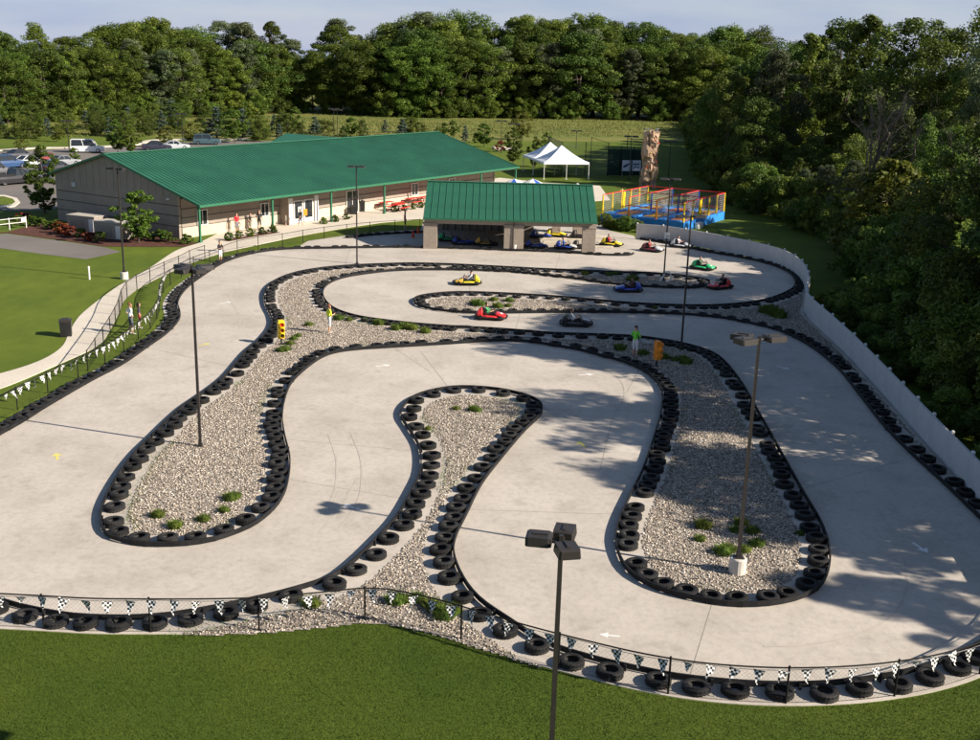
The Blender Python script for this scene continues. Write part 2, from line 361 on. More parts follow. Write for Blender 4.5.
sheet('kerb_island', gpoly([(-40, 196), (5, 196), (17, 199), (20, 203), (15, 207), (-40, 213)]), 0.12, M_path, thick=0.12)
sheet('island_grass', gpoly([(-40, 198), (4, 197.5), (13, 200), (15.5, 203), (12, 205.5), (-40, 211)]), 0.125, M_lawn)
kerb = catmull([G(*p) for p in [(-60, 155), (0, 151.5), (40, 149), (80, 148.5), (132, 146), (150, 142.5), (165, 140.5), (200, 140.5), (250, 140)]], step=1.0)
mb = MB(); kn = normals2(kerb, False)
mb.loft([[(p[0], p[1], 0), (p[0], p[1], .15), (p[0] + q[0] * 1.6, p[1] + q[1] * 1.6, .15), (p[0] + q[0] * 1.6, p[1] + q[1] * 1.6, 0)] for p, q in zip(kerb, kn)])
tag(mb.build('kerb', M_path), kind='structure')

# track slab: one sheet, its outline following the outside of the barriers
LEFT = [(-60, 468), (12.8, 430), (46, 409.4), (89.8, 383.7), (123.2, 365.8), (148.9, 347.8), (169.4, 332.4), (180.5, 317), (178.4, 302), (187.4, 288.8), (205.3, 275.5), (224, 264), (243, 257), (264.2, 252.5), (289.8, 249.9), (328.3, 249.2), (384.8, 248.4), (425.7, 248.8), (465, 249.8), (502.7, 251.2), (554, 253.2), (600, 256.0), (628, 256.2), (634, 254.8)]
FRONT = [(-60, 572), (0, 597), (33.7, 606.1), (67.3, 612.2), (101, 614.5), (134.7, 614.5), (168.4, 612.2), (202, 607), (235.7, 600.4), (286.2, 588.6), (330, 575), (353.7, 560.2), (373.9, 541.5), (395.4, 518.9), (410.8, 493), (419.8, 472.7), (418.5, 449.6), (408.2, 431.6), (400.5, 418.8), (403, 407.2), (413.4, 397), (431.3, 389.3), (457, 385.4), (487.8, 386.5), (513.5, 390.5), (534, 398.2), (542.2, 407.2), (540.4, 417.5), (523.7, 434.2), (503.2, 458.6), (482.7, 485.5), (467.3, 516.3), (456.5, 539), (454.7, 557), (464.8, 580.4), (481.6, 598.9), (508.6, 617), (538.9, 636), (562.4, 646), (606.2, 658.5), (650, 668), (674.7, 672.8), (709.4, 677), (751, 680.4), (796, 681.4), (834.3, 679.7), (876, 674.5), (917.6, 665.8), (952.3, 653.7), (980, 639.8), (1020, 612), (1040, 590)]
RIGHT = [(640, 240), (672, 245), (703.5, 252.2), (744.3, 259.4), (772.9, 266.5), (791.2, 275.7), (794.3, 285.9), (783, 293), (762.7, 299.2), (742.2, 302.2), (711.6, 304.3), (670.8, 303.9), (631, 302), (592.5, 298.6), (554, 295.3), (515.5, 293), (477, 291.4), (451, 291.4), (428, 293.5), (417, 297.5), (413.3, 302), (417, 306.5), (427, 309.8), (451, 313.3), (477, 314.3), (502.7, 314.2), (541, 313.7), (580, 313.6), (618, 314), (651.5, 314.5), (691, 316.5), (721.8, 319.6), (742, 323.3), (762.7, 327.8), (783, 333.9), (810, 348), (837, 369.4), (859, 396), (881.6, 425), (908, 453), (939.5, 482), (980, 521), (1020, 560), (1040, 590)]
ISLAND = [(99.8, 521.2), (103.1, 505.8), (112.1, 487.8), (123.6, 469.8), (136.5, 453.2), (151.9, 437.8), (167.3, 422.4), (182.7, 408.2), (200.6, 395.5), (219.9, 381.5), (230, 372), (245.4, 353.5), (260.8, 340), (270.5, 328), (270.5, 318), (264.6, 305.4), (264.6, 292.6), (275, 281.5), (300, 271.5), (340, 265.3), (400, 262.6), (438.5, 263), (477, 264.6), (515.5, 266.6), (541, 268), (579.7, 269.6), (618.2, 271), (651.5, 272.2), (680, 274.6), (700, 278.2), (710, 283), (704, 288), (688, 289.3), (650, 288.3), (631, 287), (605.3, 284.7), (579.7, 280.8), (554, 277.8), (528.3, 274.8), (502.7, 272.8), (451, 271), (400, 271.5), (365, 275), (340, 280), (326, 287.5), (323.5, 296), (328, 303.5), (337.8, 309.3), (358.3, 315.2), (389, 319.7), (420, 323), (450.7, 325.2), (479, 326.6), (515.5, 329), (554, 332), (600, 333.5), (643.2, 335.9), (686.5, 343.2), (716.8, 356.2), (738.4, 380), (760, 416.8), (781.6, 455.7), (803.2, 494.6), (822.7, 529.2), (830.5, 559.5), (824.9, 583.2), (807.6, 598.4), (773, 607), (729.7, 607.9), (686.5, 600.5), (651.9, 589.7), (626, 572.4), (615.1, 546.5), (617.3, 524.9), (628.1, 498.9), (641, 473), (651.9, 442.7), (660.5, 412.4), (660.5, 390.8), (647.6, 375.7), (626, 364.9), (600, 357.5), (579.7, 352), (554, 347.6), (523.2, 343), (490, 342.6), (451, 345), (435.3, 346), (394.3, 348.4), (358.3, 350.8), (335.2, 354.2), (319.8, 360.6), (304.4, 372.1), (291.6, 385), (285.2, 400.5), (282.8, 418.5), (285.3, 436.5), (290.5, 459.6), (288.4, 482.7), (282.8, 499.4), (272.5, 513.5), (254.5, 527.6), (234, 536.6), (213.5, 543), (190.4, 546.8), (164.7, 548.1), (139, 547.4), (113.4, 541.7), (103.1, 534)]
RAIL_H = 0.20
def survey_row(px, side, closed=False):
    """side +1: tires on the left of travel, the track on the right"""
    A = catmull([G(*p) for p in px], closed, 0.3); N = normals2(A, closed)
    B = []
    P0 = [G(*p) for p in px]
    for (x, y), p in zip(px, P0):
        i = np.argmin((A[:, 0] - p.x) ** 2 + (A[:, 1] - p.y) ** 2)
        ny = -side * N[i, 1]                     # towards the track; positive where the rail's top edge is what one sees
        B.append(G(x, y, RAIL_H * min(1, max(0, ny * 1.3 + 0.1))))
    return catmull(B, closed, 0.3)
ROWS = {}
ROWS['left'] = (survey_row(LEFT, 1), 1, False)
ROWS['front'] = (survey_row(FRONT, -1), -1, False)
ROWS['right'] = (survey_row(RIGHT, 1), 1, False)
ROWS['island'] = (survey_row(ISLAND, -1, True), -1, True)
ROWS['pit'] = (survey_row([(352, 238.5), (372, 236.2), (395, 234.6), (424, 233.2)], 1), 1, False)

def offset(A, side, d, closed=False): return A + normals2(A, closed) * side * d
FENCE_PX = [(-60, 624), (37.7, 629), (92, 632), (148, 632.6), (207, 632.4), (265, 630.7), (320, 625.5), (374, 620.8), (425, 629.5), (475.6, 644.4), (528, 660.5), (582, 675), (640, 689), (699.7, 698.8), (765, 703.5), (828.4, 703), (885, 698), (937.7, 688.4), (985, 672), (1030, 645), (1060, 605)]
FENCE = catmull([G(*p) for p in FENCE_PX], step=0.3)
LF_PX = [(-60, 448), (2, 418.4), (39.3, 397.9), (75.7, 379.9), (110.4, 361.9), (135.5, 342.7), (151, 328.6), (159, 314), (160.5, 300), (166, 289), (177, 280.5), (192, 272), (213, 264), (235, 254.8), (259, 249.6), (284, 246), (308, 241.5), (331, 238.2), (357, 235), (384, 232.6), (420, 230.5)]
LFENCE = catmull([G(*p) for p in LF_PX], step=0.3)
WALL_PX = [(635.7, 239.2), (655, 240.5), (675, 243.2), (695, 246.8), (714, 250.5), (735, 254.6), (752.5, 258.5), (770, 263.2), (784, 268.2), (796, 275.5), (803, 284), (806, 294), (805.5, 305), (805, 315), (825, 334.5), (848, 357), (872, 383), (900, 414.5), (935, 454), (979.7, 503), (1030, 560), (1062, 604)]
WALL = catmull([G(*p) for p in WALL_PX], step=0.3)
lo = offset(ROWS['left'][0], 1, 0.95)
# slab outline: front fence line, right wall, back of the pits, left row
fe = offset(FENCE, -1, 0.10)
back = gpoly([(634, 236), (610, 231), (600, 224), (500, 215.5), (424, 219.2), (421, 229.5), (384, 231.8), (357, 234.2), (331, 237.6), (308, 241.2)])
lcut = lo[lo[:, 0] < G(300, 246).x]
slab = [tuple(p) for p in fe] + [tuple(p) for p in WALL[::-1]] + back + [tuple(p) for p in lcut[::-1][::2]]
track = sheet('track', slab, 0.02, M_conc, thick=0.02)

# ------------------------------------------------------------------ joints, stains of use and painted arrows on the track
Z0 = 0.02
M_joint = mat('joint_sealant', (0.27, 0.245, 0.215), 0.85, 0.2, 2)
def strip(mb, pts, wdt, z):
    A = np.array([tuple(p)[:2] for p in pts]); N = normals2(A, False) * wdt / 2
    vs = []; 
    for p, q in zip(A, N): vs += [(p[0] + q[0], p[1] + q[1], z), (p[0] - q[0], p[1] - q[1], z)]
    mb.add(vs, [(2 * i, 2 * i + 2, 2 * i + 3, 2 * i + 1) for i in range(len(A) - 1)])
JOINTS = [[(447, 386), (420, 351)], [(395, 349), (430, 372)], [(600, 470), (612, 420), (640, 368)], [(180, 313), (262, 318)], [(148, 348), (235, 368)], [(712, 604), (690, 676)],
          [(800, 490), (912, 458)], [(745, 395), (855, 392)], [(350, 249), (345, 265)], [(560, 254), (556, 268)], [(470, 293), (468, 272)], [(610, 299), (604, 285)], [(520, 314), (516, 329)], [(700, 318), (672, 340)], [(287, 440), (420, 452)], [(640, 300), (648, 289)], [(735, 303), (709, 285)], [(290, 480), (408, 500)], [(545, 410), (658, 412)], [(470, 510), (620, 515)]]
for jl in JOINTS:
    jm = MB(); strip(jm, resample(np.array([tuple(G(*p)[:2]) for p in jl]), 0.8), 0.022, Z0 + 0.004); jm.build('expansion_joint', M_joint, track)
# scuffed tire lines that wander along the lanes
M_scuff = mat('rubber_scuff', (0.44, 0.395, 0.345), 0.85, 0.12, 1.5); zk = 0
rs_ = random.Random(4)
for key, (A, side, closed) in ROWS.items():
    if key == 'pit': continue
    for k in range({'island': 6, 'front': 3, 'right': 3, 'left': 2}[key]):
        i = rs_.randrange(5, len(A) - 45); L = rs_.randrange(14, 40); seg = A[i:i + L]; d0 = rs_.uniform(1.4, 3.6); d1 = d0 + rs_.uniform(-.7, .7)
        N = normals2(seg, False); t = np.linspace(0, 1, len(seg))[:, None]; c = seg - N * side * (d0 + (d1 - d0) * t)
        stp = np.linalg.norm(np.diff(c, axis=0), axis=1)
        if stp.min() < .12 or stp.max() > .6: continue
        if min(np.min(dist_to(B[0][::2], c)) for B in ROWS.values()) < .5: continue
        for g in ((0, .95) if rs_.random() < .5 else (0,)):
            mk = MB(); strip(mk, offset(c, 1, g), rs_.uniform(.05, .13), Z0 + 0.0045 + .0003 * zk); zk += 1; mk.build('skid_mark', M_scuff, track)
def arrow(px, py, ang, mt, size=0.8):
    mb = MB(); s = size
    mb.add([(-.5 * s, -.07 * s, 0), (.1 * s, -.07 * s, 0), (.1 * s, -.28 * s, 0), (.55 * s, 0, 0), (.1 * s, .28 * s, 0), (.1 * s, .07 * s, 0), (-.5 * s, .07 * s, 0)], [(0, 1, 5, 6), (2, 3, 4), (1, 2, 5), (2, 4, 5)])
    p = G(px, py); mb.build('painted_arrow', mt, track, (p.x, p.y, Z0 + 0.004), ang)
M_paint = mat('worn_white_paint', (0.70, 0.69, 0.66), 0.7, 0.15, 6); M_paint_y = mat('worn_yellow_paint', (0.62, 0.55, 0.16), 0.7, 0.15, 6)
for a in [(350, 507, 2.6, M_paint), (57, 457, 2.0, M_paint_y), (920, 548, -1.3, M_paint), (610, 636, 3.0, M_paint, .55), (586, 375, .3, M_paint), (383, 366, .5, M_paint), (226, 303, .8, M_paint), (204, 345, 1, M_paint_y), (582, 445, 1.9, M_paint_y), (783, 368, -.8, M_paint), (700, 250, -.2, M_paint)]: arrow(*a)

# ------------------------------------------------------------------ tires and barrier rails
def tire_mesh():
    mb = MB(); ro, ri, h = 0.365, 0.20, 0.21; n = 22
    prof = [(ri, .03), (ri + .015, .008), (ri + .06, .0), (ro - .035, .012), (ro - .006, .035), (ro, .06), (ro - .012, .075), (ro - .012, .085), (ro, .09), (ro, .105), (ro - .012, .11), (ro - .012, .12), (ro, .135), (ro - .006, h - .03), (ro - .035, h - .012), (ri + .06, h), (ri + .015, h - .008), (ri, h - .03), (ri + .03, h - .05), (ri + .07, h * .5), (ri + .03, .05), (ri, .03)]
    mb.lathe(prof, n, cap=False); 
    for k in range(n):           # tread blocks at the shoulders
        t = 2 * math.pi * k / n
        for z in (.035, h - .06): mb.box((math.cos(t) * (ro + .002), math.sin(t) * (ro + .002), z + .0125), (.012, .05, .03), t)
    return mb.mesh('tire', M_rubber)
TIRE = tire_mesh(); TV = np.array([v.co[:] for v in TIRE.vertices])
# plain tire for the far rows that merge into one mass
def ring_arrays():
    prof = [(.19, .03), (.26, .0), (.32, .05), (.32, .13), (.26, .185), (.19, .155)]; n = 12; V = []; F = []
    for (r, z) in prof:
        for k in range(n): t = 2 * math.pi * k / n; V.append((r * math.cos(t), r * math.sin(t), z))
    for i in range(6):
        for k in range(n): j = (i + 1) % 6; F.append((i * n + k, i * n + (k + 1) % n, j * n + (k + 1) % n, j * n + k))
    return np.array(V), np.array(F)
spots = []
SPACING = {'left': 0.78, 'front': 1.02, 'right': 0.95, 'island': 0.90, 'pit': 1.0}
def in_frame(p, mx=60, my=40):
    x, y, d = proj(p); return d > 1 and -mx < x < 980 + mx and -my < y < 740 + my
for key, (A, side, closed) in ROWS.items():
    fine_ = resample(offset(A, side, 0.43, closed), 0.05); T = []; acc = 0.0; k_ = 0
    while k_ < len(fine_) - 8:
        T.append(fine_[k_]); f_ = noise.noise(Vector((fine_[k_][0] * .13, fine_[k_][1] * .13, 5 + len(key))))
        k_ += int(max(.765, min(1.25, SPACING[key] + f_ * .62 + random.uniform(-.04, .04))) / .05)
    T = np.array(T)
    for i, (x, y) in enumerate(T):
        p = Vector((x, y, Z0))
        if not in_frame(p): continue
        if key == 'left' and proj(p)[0] > 300 and i % 3 == 0: continue
        j = 0.05; spots.append((proj(p)[2], key, x + random.gauss(0, j), y + random.gauss(0, j)))
spots.sort()
ROWLAB = {'left': ('worn black tire in the tight row below the left wire fence', 'tires along the left fence'),
          'front': ('black tire lying behind the rail of the keyhole loop and front pennant fence', 'tires along the front loop'),
          'right': ('black tire lying behind the rail that runs along the white wall', 'tires along the white wall side'),
          'island': ('black tire lying behind the rail round the long gravel island with lamp posts', 'tires round the long gravel island'),
          'pit': ('black tire in the short shaded row beside the pit shelter', 'tires beside the pit shelter')}
kept = []
for i, (d, key, x, y) in enumerate(spots):
    # no tire may sink into its neighbour
    if any((x - a) ** 2 + (y - b) ** 2 < 0.70 ** 2 for a, b in kept): continue
    kept.append((x, y))
    if len(kept) <= 300:
        o = inst('tire', TIRE, None, (x, y, Z0), random.uniform(0, 6.28)); o.rotation_euler = (random.gauss(0, .035), random.gauss(0, .035), random.uniform(0, 6.28)); sv_ = random.uniform(.9, .99); o.scale = (sv_, sv_, random.uniform(.85, 1.12))
        tag(o, ROWLAB[key][0], 'tire', ROWLAB[key][1])
RV, RF = ring_arrays(); far = kept[300:]
V = np.concatenate([RV + np.array([x, y, Z0]) for x, y in far]); F = np.concatenate([RF + i * len(RV) for i in range(len(far))])
o = inst('tire_rows', np_mesh('tire_rows', V, F, M_rubber)); tag(o, 'far rows of black tires lining the back straights', 'tires', None, 'stuff')
RAILLAB = {'left': 'black barrier rail winding below the left wire fence to the pit shelter', 'front': 'black barrier rail round the keyhole loop and along the front fence', 'right': 'black barrier rail along the white wall and round the back hairpin', 'island': 'black barrier rail all round the long gravel island', 'pit': 'short black barrier rail in the shade beside the pit shelter'}
for key, (A, side, closed) in ROWS.items():
    A2 = resample(A, 0.45); N = normals2(A2, closed) * side
    if closed: A2 = A2[:-1]; N = N[:-1]
    root = empty('barrier_rail', (A2[0][0], A2[0][1], Z0), 0, RAILLAB[key], 'barrier rail'); o0 = np.array([A2[0][0], A2[0][1]])
    mb = MB(); secs = []
    for p, q in zip(A2 - o0, N): secs.append([(p[0], p[1], .04), (p[0], p[1], RAIL_H), (p[0] + q[0] * .05, p[1] + q[1] * .05, RAIL_H), (p[0] + q[0] * .05, p[1] + q[1] * .05, .04)])
    if closed: secs.append(secs[0])
    mb.loft(secs, cap=not closed); mb.build('rail_band', M_rail, root)
    mb = MB()
    for i in range(0, len(A2), 5):
        p = A2[i] - o0; q = N[i]; c = p + q * .085
        mb.box((c[0], c[1], .09), (.07, .07, .18), math.atan2(q[1], q[0]))
    ft = mb.build('rail_feet', M_rail, root); ft['kind'] = 'stuff'

# ------------------------------------------------------------------ gravel beds: real stones on a soil sheet
def stones(name, pts, label, smin=.022, smax=.048, z=Z0):
    n = len(pts); base = np.array([(1, 0, 0), (0, 1, 0), (-1, 0, 0), (0, -1, 0), (0, 0, 1), (0, 0, -1)], float)
    Fb = np.array([(0, 1, 4), (1, 2, 4), (2, 3, 4), (3, 0, 4), (1, 0, 5), (2, 1, 5), (3, 2, 5), (0, 3, 5)])
    V = base[None] * rng.uniform(.75, 1.25, (n, 6, 1)) + rng.normal(0, .16, (n, 6, 3))
    sc = rng.uniform(smin, smax, (n, 1, 1)) * np.stack([rng.uniform(.7, 1.2, n), rng.uniform(.7, 1.2, n), rng.uniform(.4, .65, n)], 1)[:, None]
    V = V * sc; a = rng.uniform(0, 6.28, n); ca, sa = np.cos(a)[:, None], np.sin(a)[:, None]
    X = V[..., 0] * ca - V[..., 1] * sa; Y = V[..., 0] * sa + V[..., 1] * ca
    V[..., 0] = X + pts[:, :1]; V[..., 1] = Y + pts[:, 1:2]; V[..., 2] += z + sc[..., 2] * .4 + rng.uniform(0, .018, (n, 1))
    F = (Fb[None] + (np.arange(n) * 6)[:, None, None]).reshape(-1, 3); tone = np.repeat(rng.beta(1.0, 1.15, n), 8)
    return tag(inst(name, np_mesh(name, V.reshape(-1, 3), F, M_stone, tone)), label, 'gravel', None, 'stuff')
def bed(name, poly, rows, margin, label, dens=235):
    poly = np.array(poly); lo_, hi = poly.min(0), poly.max(0); c = 0.11
    gx, gy = np.meshgrid(np.arange(lo_[0], hi[0], c), np.arange(lo_[1], hi[1], c)); Q = np.c_[gx.ravel(), gy.ravel()]
    def ok(q, mg):
        k = inside(poly, q); idx = np.where(k)[0]
        for A in rows:
            idx = idx[dist_to(A[::2], q[idx]) > mg]
        r = np.zeros(len(q), bool); r[idx] = True; return r
    Q = Q[ok(Q + c / 2, margin + .05)]; n = len(Q)
    V = np.stack([np.c_[Q, np.full(n, Z0 + .006)], np.c_[Q + [c, 0], np.full(n, Z0 + .006)], np.c_[Q + c, np.full(n, Z0 + .006)], np.c_[Q + [0, c], np.full(n, Z0 + .006)]], 1).reshape(-1, 3)
    o = inst('gravel_soil', np_mesh('gravel_soil', V, np.arange(4 * n).reshape(-1, 4), M_dirt)); tag(o, kind='structure')
    N = int(n * c * c * dens); k = rng.integers(0, n, N); pts = Q[k] + rng.uniform(0, c, (N, 2))
    # fewer stones far away, where they melt into one tone
    keep = rng.uniform(0, 1, N) < np.clip(52 / pts[:, 1], .6, 1); pts = pts[keep]
    jit = ok(pts + rng.normal(0, .05, pts.shape), margin); pts = pts[jit]
    return stones(name, pts, label), pts
A_i = ROWS['island'][0]; A_f = ROWS['front'][0]; A_r = ROWS['right'][0]
bed('gravel', A_i, [A_i], 0.90, 'pale river gravel filling the long island with lamp posts')
sel = (A_f[:, 0] > G(120, 614).x) & (A_f[:, 0] < G(640, 668).x) & (A_f[:, 1] < 60)
i0 = np.argmin(np.abs(A_f[:, 0] - G(120, 614).x) + (A_f[:, 1] > 40) * 99); i1 = np.argmin(np.linalg.norm(A_f - np.array(G(640, 667)[:2]), axis=1))
loopc = A_f[i0:i1]; fi = FENCE[(FENCE[:, 0] > loopc[0, 0]) & (FENCE[:, 0] < loopc[-1, 0])]; fi = offset(fi, -1, 0.18)
bed('gravel', np.vstack([loopc, fi[::-1]]), [A_f], 0.98, 'pale river gravel inside the keyhole loop by the front fence', 225)
j0 = np.argmin(np.linalg.norm(A_r - np.array(G(790, 287)[:2]), axis=1)); j1 = np.argmin(np.linalg.norm(A_r - np.array(G(1000, 541)[:2]), axis=1))
wj = WALL[(np.arange(len(WALL)) > np.argmin(np.linalg.norm(WALL - np.array(G(803, 284)[:2]), axis=1)))]; wj = offset(wj, -1, 0.25)
wj = wj[wj[:, 1] > G(1000, 530).y]
bed('gravel', np.vstack([A_r[j0:j1], wj[::-1]]), [A_r], 0.90, 'pale river gravel in the wedge between the back straights and white wall')
A_l = ROWS['left'][0]

# ------------------------------------------------------------------ front lawn blades
def blades(name, pts, hmin, hmax, material, label):
    n = len(pts); a = rng.uniform(0, 6.28, n); h = rng.uniform(hmin, hmax, n); wd = rng.uniform(.005, .012, n); le = rng.uniform(0, .6, n) * h; b = rng.uniform(0, 6.28, n)
    V = np.zeros((n, 3, 3)); V[:, 0, 0] = pts[:, 0] + np.cos(a) * wd; V[:, 0, 1] = pts[:, 1] + np.sin(a) * wd
    V[:, 1, 0] = pts[:, 0] - np.cos(a) * wd; V[:, 1, 1] = pts[:, 1] - np.sin(a) * wd
    V[:, 2, 0] = pts[:, 0] + np.cos(b) * le; V[:, 2, 1] = pts[:, 1] + np.sin(b) * le; V[:, 2, 2] = h
    patch = np.array([noise.noise(Vector((p[0] * .35, p[1] * .35, 0))) for p in pts[::1]])
    return tag(inst(name, np_mesh(name, V.reshape(-1, 3), np.arange(3 * n).reshape(-1, 3), material, np.clip(rng.uniform(.1, .6, n) + patch * .55, 0, 1))), label, 'grass', None, 'stuff')
fenc = FENCE; lawnpoly = np.vstack([offset(FENCE, -1, .15), [(26, 14), (-26, 14)]])
q = np.c_[rng.uniform(-16, 17, 330000), rng.uniform(18, 31, 330000)]; q = q[inside(lawnpoly, q)]
xx = 490 + FPX * q[:, 0] / (q[:, 1] * math.cos(PITCH) + CAM_H * math.sin(PITCH)); q = q[(xx > -20) & (xx < 1000)]
M_shaded_bank = layered('shaded_bank_grass', [(0.22, (1, 1, 1), 5, [(0.3, (0.048, 0.085, 0.005)), (0.7, (0.088, 0.122, 0.010))], 'MIX', 1), (14.0, (1, 1, 1), 3, [(0.3, (0.5, 0.55, 0.45)), (0.7, (1, 1, 1))], 'MULTIPLY', 0.8)], 0.95, 0.6, 22)  # darker copy of the lawn, with soft shade put into its colour
bk = [tuple(p) for p in offset(FENCE, -1, .12)]; sheet('grass_bank', bk + [(40, FENCE[-1][1]), (40, -30), (-40, -30), (-40, FENCE[0][1])], .004, M_shaded_bank)
blades('grass', q, .02, .06, M_blade, 'short mown grass on the front bank below the pennant fence')

# ------------------------------------------------------------------ wire fences with posts, rails and real crossing wires
def fence(A, step, h, label, wire=0.12, wr=0.0016, start=0):
    P = resample(A, step); o0 = P[0]; root = empty('wire_fence', (o0[0], o0[1], 0), 0, label, 'fence')
    post = MB(); post.lathe([(.028, 0), (.028, h - .01), (.034, h), (.02, h + .03), (0, h + .035)], 8); pm = post.mesh('post', M_fence)
    for p in P: inst('post', pm, root, (p[0] - o0[0], p[1] - o0[1], 0))
    fine = resample(A, 0.3) - o0
    mb = MB(); mb.tube([(p[0], p[1], h - .03) for p in fine], .021, 6); mb.build('top_rail', M_fence, root)
    mb = MB(); mb.tube([(p[0], p[1], .05) for p in fine], .006, 4); mb.build('tension_wire', M_fence, root)
    D = resample(A, wire) - o0; n = len(D); k = int(round((h - .08) / wire)); V = []; F = []
    for dirn in (1, -1):
        for i in range(n):
            j = i + dirn * k
            if 0 <= j < n:
                a = np.array([D[i, 0], D[i, 1], .05]); b = np.array([D[j, 0], D[j, 1], h - .04]); m_ = (i + j) // 2; mid = np.array([D[m_, 0], D[m_, 1], (h + .01) / 2])
                t = (b - a); t /= np.linalg.norm(t); u = np.array([t[1], -t[0], 0]); u /= np.linalg.norm(u) + 1e-9; v2 = np.cross(t, u); o_ = len(V)
                for p in (a, mid, b):
                    for s in range(3): an = s * 2.094; V.append(p + (u * math.cos(an) + v2 * math.sin(an)) * wr)
                for q in (0, 3):
                    for s in range(3): F.append((o_ + q + s, o_ + q + (s + 1) % 3, o_ + q + 3 + (s + 1) % 3, o_ + q + 3 + s))
    ow = inst('wire_mesh', np_mesh('wire_mesh', np.array(V), np.array(F), M_fence), root); ow['kind'] = 'stuff'
    return root
# front: posts every 3 m as in the photograph
fence(FENCE, 3.02, 1.06, 'black wire fence with checkered pennants in front of the track')
fence(LFENCE, 2.6, 1.06, 'black wire fence winding along the left edge of the track')
PF = catmull([G(*p) for p in [(88, 371), (100, 352), (110, 336), (118.5, 319), (122.5, 306), (130, 295.5), (145, 286), (165, 276.5), (180, 270), (192, 263.5), (205, 259)]], step=0.3)
fence(PF, 2.4, 1.06, 'black wire fence between the footpath and the small grass patch')

# pennants: checkered triangles on a cord along the fence tops
def checker_mat():
    m = bpy.data.materials.new('checkered_pennant'); m.use_nodes = True; n = m.node_tree; b = n.nodes['Principled BSDF']; b.inputs['Roughness'].default_value = .5
    t = n.nodes.new('ShaderNodeTexCoord'); c = n.nodes.new('ShaderNodeTexChecker'); c.inputs['Scale'].default_value = 15.5
    c.inputs['Color1'].default_value = (.012, .012, .013, 1); c.inputs['Color2'].default_value = (.74, .74, .74, 1)
    mp = n.nodes.new('ShaderNodeMapping'); mp.inputs['Location'].default_value = (.013, .3, .017)
    mp.inputs['Scale'].default_value = (1, 0, 1)
    n.links.new(t.outputs['Object'], mp.inputs[0]); n.links.new(mp.outputs[0], c.inputs[0]); n.links.new(c.outputs[0], b.inputs['Base Color']); return m
M_check = checker_mat()
def pennant_mesh(k):
    r = random.Random(k); wd, hh = .155, .40; mb = MB(); vs = []; rows = 7
    for i in range(rows + 1):
        t = i / rows; x = wd * (1 - t); cu = .05 * math.sin(t * 3 + k) * r.uniform(.3, 1.3); sk = r.uniform(-.03, .03) * t
        for y in (-.003, .003): vs += [(-x + sk, y + cu, -hh * t), (0 + sk, y + cu - .02 * math.sin(t * 5 + k), -hh * t), (x + sk, y + cu + .02 * t, -hh * t)]
    fs = []
    for i in range(rows):
        a = i * 6; b = a + 6
        fs += [(a, a + 1, b + 1, b), (a + 1, a + 2, b + 2, b + 1), (a + 3, b + 3, b + 4, a + 4), (a + 4, b + 4, b + 5, a + 5), (a, b, b + 3, a + 3), (a + 2, a + 5, b + 5, b + 2)]
    mb.add(vs, fs); return mb.mesh('pennant', M_check)
PEN = [pennant_mesh(k) for k in range(5)]
def pennants(A, step, h, label, off):
    P = resample(offset(A, -1, off), step); N = normals2(P, False); o0 = P[0]; root = empty('pennant_string', (o0[0], o0[1], 0), 0, label, 'pennants')
    mb = MB(); cord = [(p[0] - o0[0], p[1] - o0[1], h - .02 - .05 * abs(math.sin(i * .62))) for i, p in enumerate(P)]; mb.tube(cord, .007, 5); mb.build('cord', M_black, root)
    for i, p in enumerate(P):
        if i == 0 or not in_frame(Vector((p[0], p[1], 1)), 30): continue
        o = inst('pennant', random.choice(PEN), root, (cord[i][0], cord[i][1], cord[i][2] - .006)); o.rotation_euler = (random.gauss(0, .16), random.gauss(0, .14), math.atan2(N[i, 1], N[i, 0]) - math.pi / 2 + random.gauss(0, .35))
        if random.random() < .12: o.scale = (1, 1, random.uniform(.5, .8))
pennants(FENCE, .60, 1.06, 'cord of checkered black and white pennants along the front fence', .07)
lp = LFENCE[LFENCE[:, 1] < G(166, 289).y]
pennants(lp, .60, 1.06, 'cord of checkered black and white pennants along the left fence', .07)

# ------------------------------------------------------------------ white panel wall behind the track
WH = 1.36
P = resample(WALL, 2.4); root = empty('panel_wall', (P[0][0], P[0][1], 0), 0, 'low white panel wall curving round the right side of the track', 'wall'); o0 = P[0]
for i in range(len(P) - 1):
    a = P[i] - o0; b = P[i + 1] - o0; d = b - a; L = np.linalg.norm(d); an = math.atan2(d[1], d[0]); c = (a + b) / 2
    mb = MB(); mb.box((0, 0, WH / 2 + .03), (L - .015, .06, WH - .06)); mb.box((0, 0, WH + .03), (L - .02, .09, .06)); mb.box((0, 0, .12), (L - .02, .085, .12)); mb.build('wall_panel', M_vinyl, root, (c[0], c[1], 0), an)
pm = MB().box((0, 0, WH / 2 + .05), (.11, .11, WH + .1)); pm.box((0, 0, WH + .13), (.14, .14, .05), taper=.5); pm = pm.mesh('wall_post', M_white)
for i, p in enumerate(P):
    inst('wall_post', pm, root, (p[0] - o0[0] + .09, p[1] - o0[1], 0), 0)

# ------------------------------------------------------------------ main building
BC = Vector((-24.35, 90.92, 0)); BTH = 0.9929; BL, BW, WR, HE, HR, HB = 49.6, 19.82, 11.9, 3.12, 6.52, 4.29; PO = 2.9
def bl(px, py):                       # distance along the building of a ground point in front of it
    d = G(px, py) - BC; return d.x * math.cos(BTH) + d.y * math.sin(BTH)
broot = empty('leisure_building', BC, BTH, 'long brown building with green metal roof and covered terrace', 'building')
def rz_(wd): return HE + (HR - HE) * wd / WR if wd <= WR else HR + (HB - HR) * (wd - WR) / (BW - WR)
BKW = BW - .5
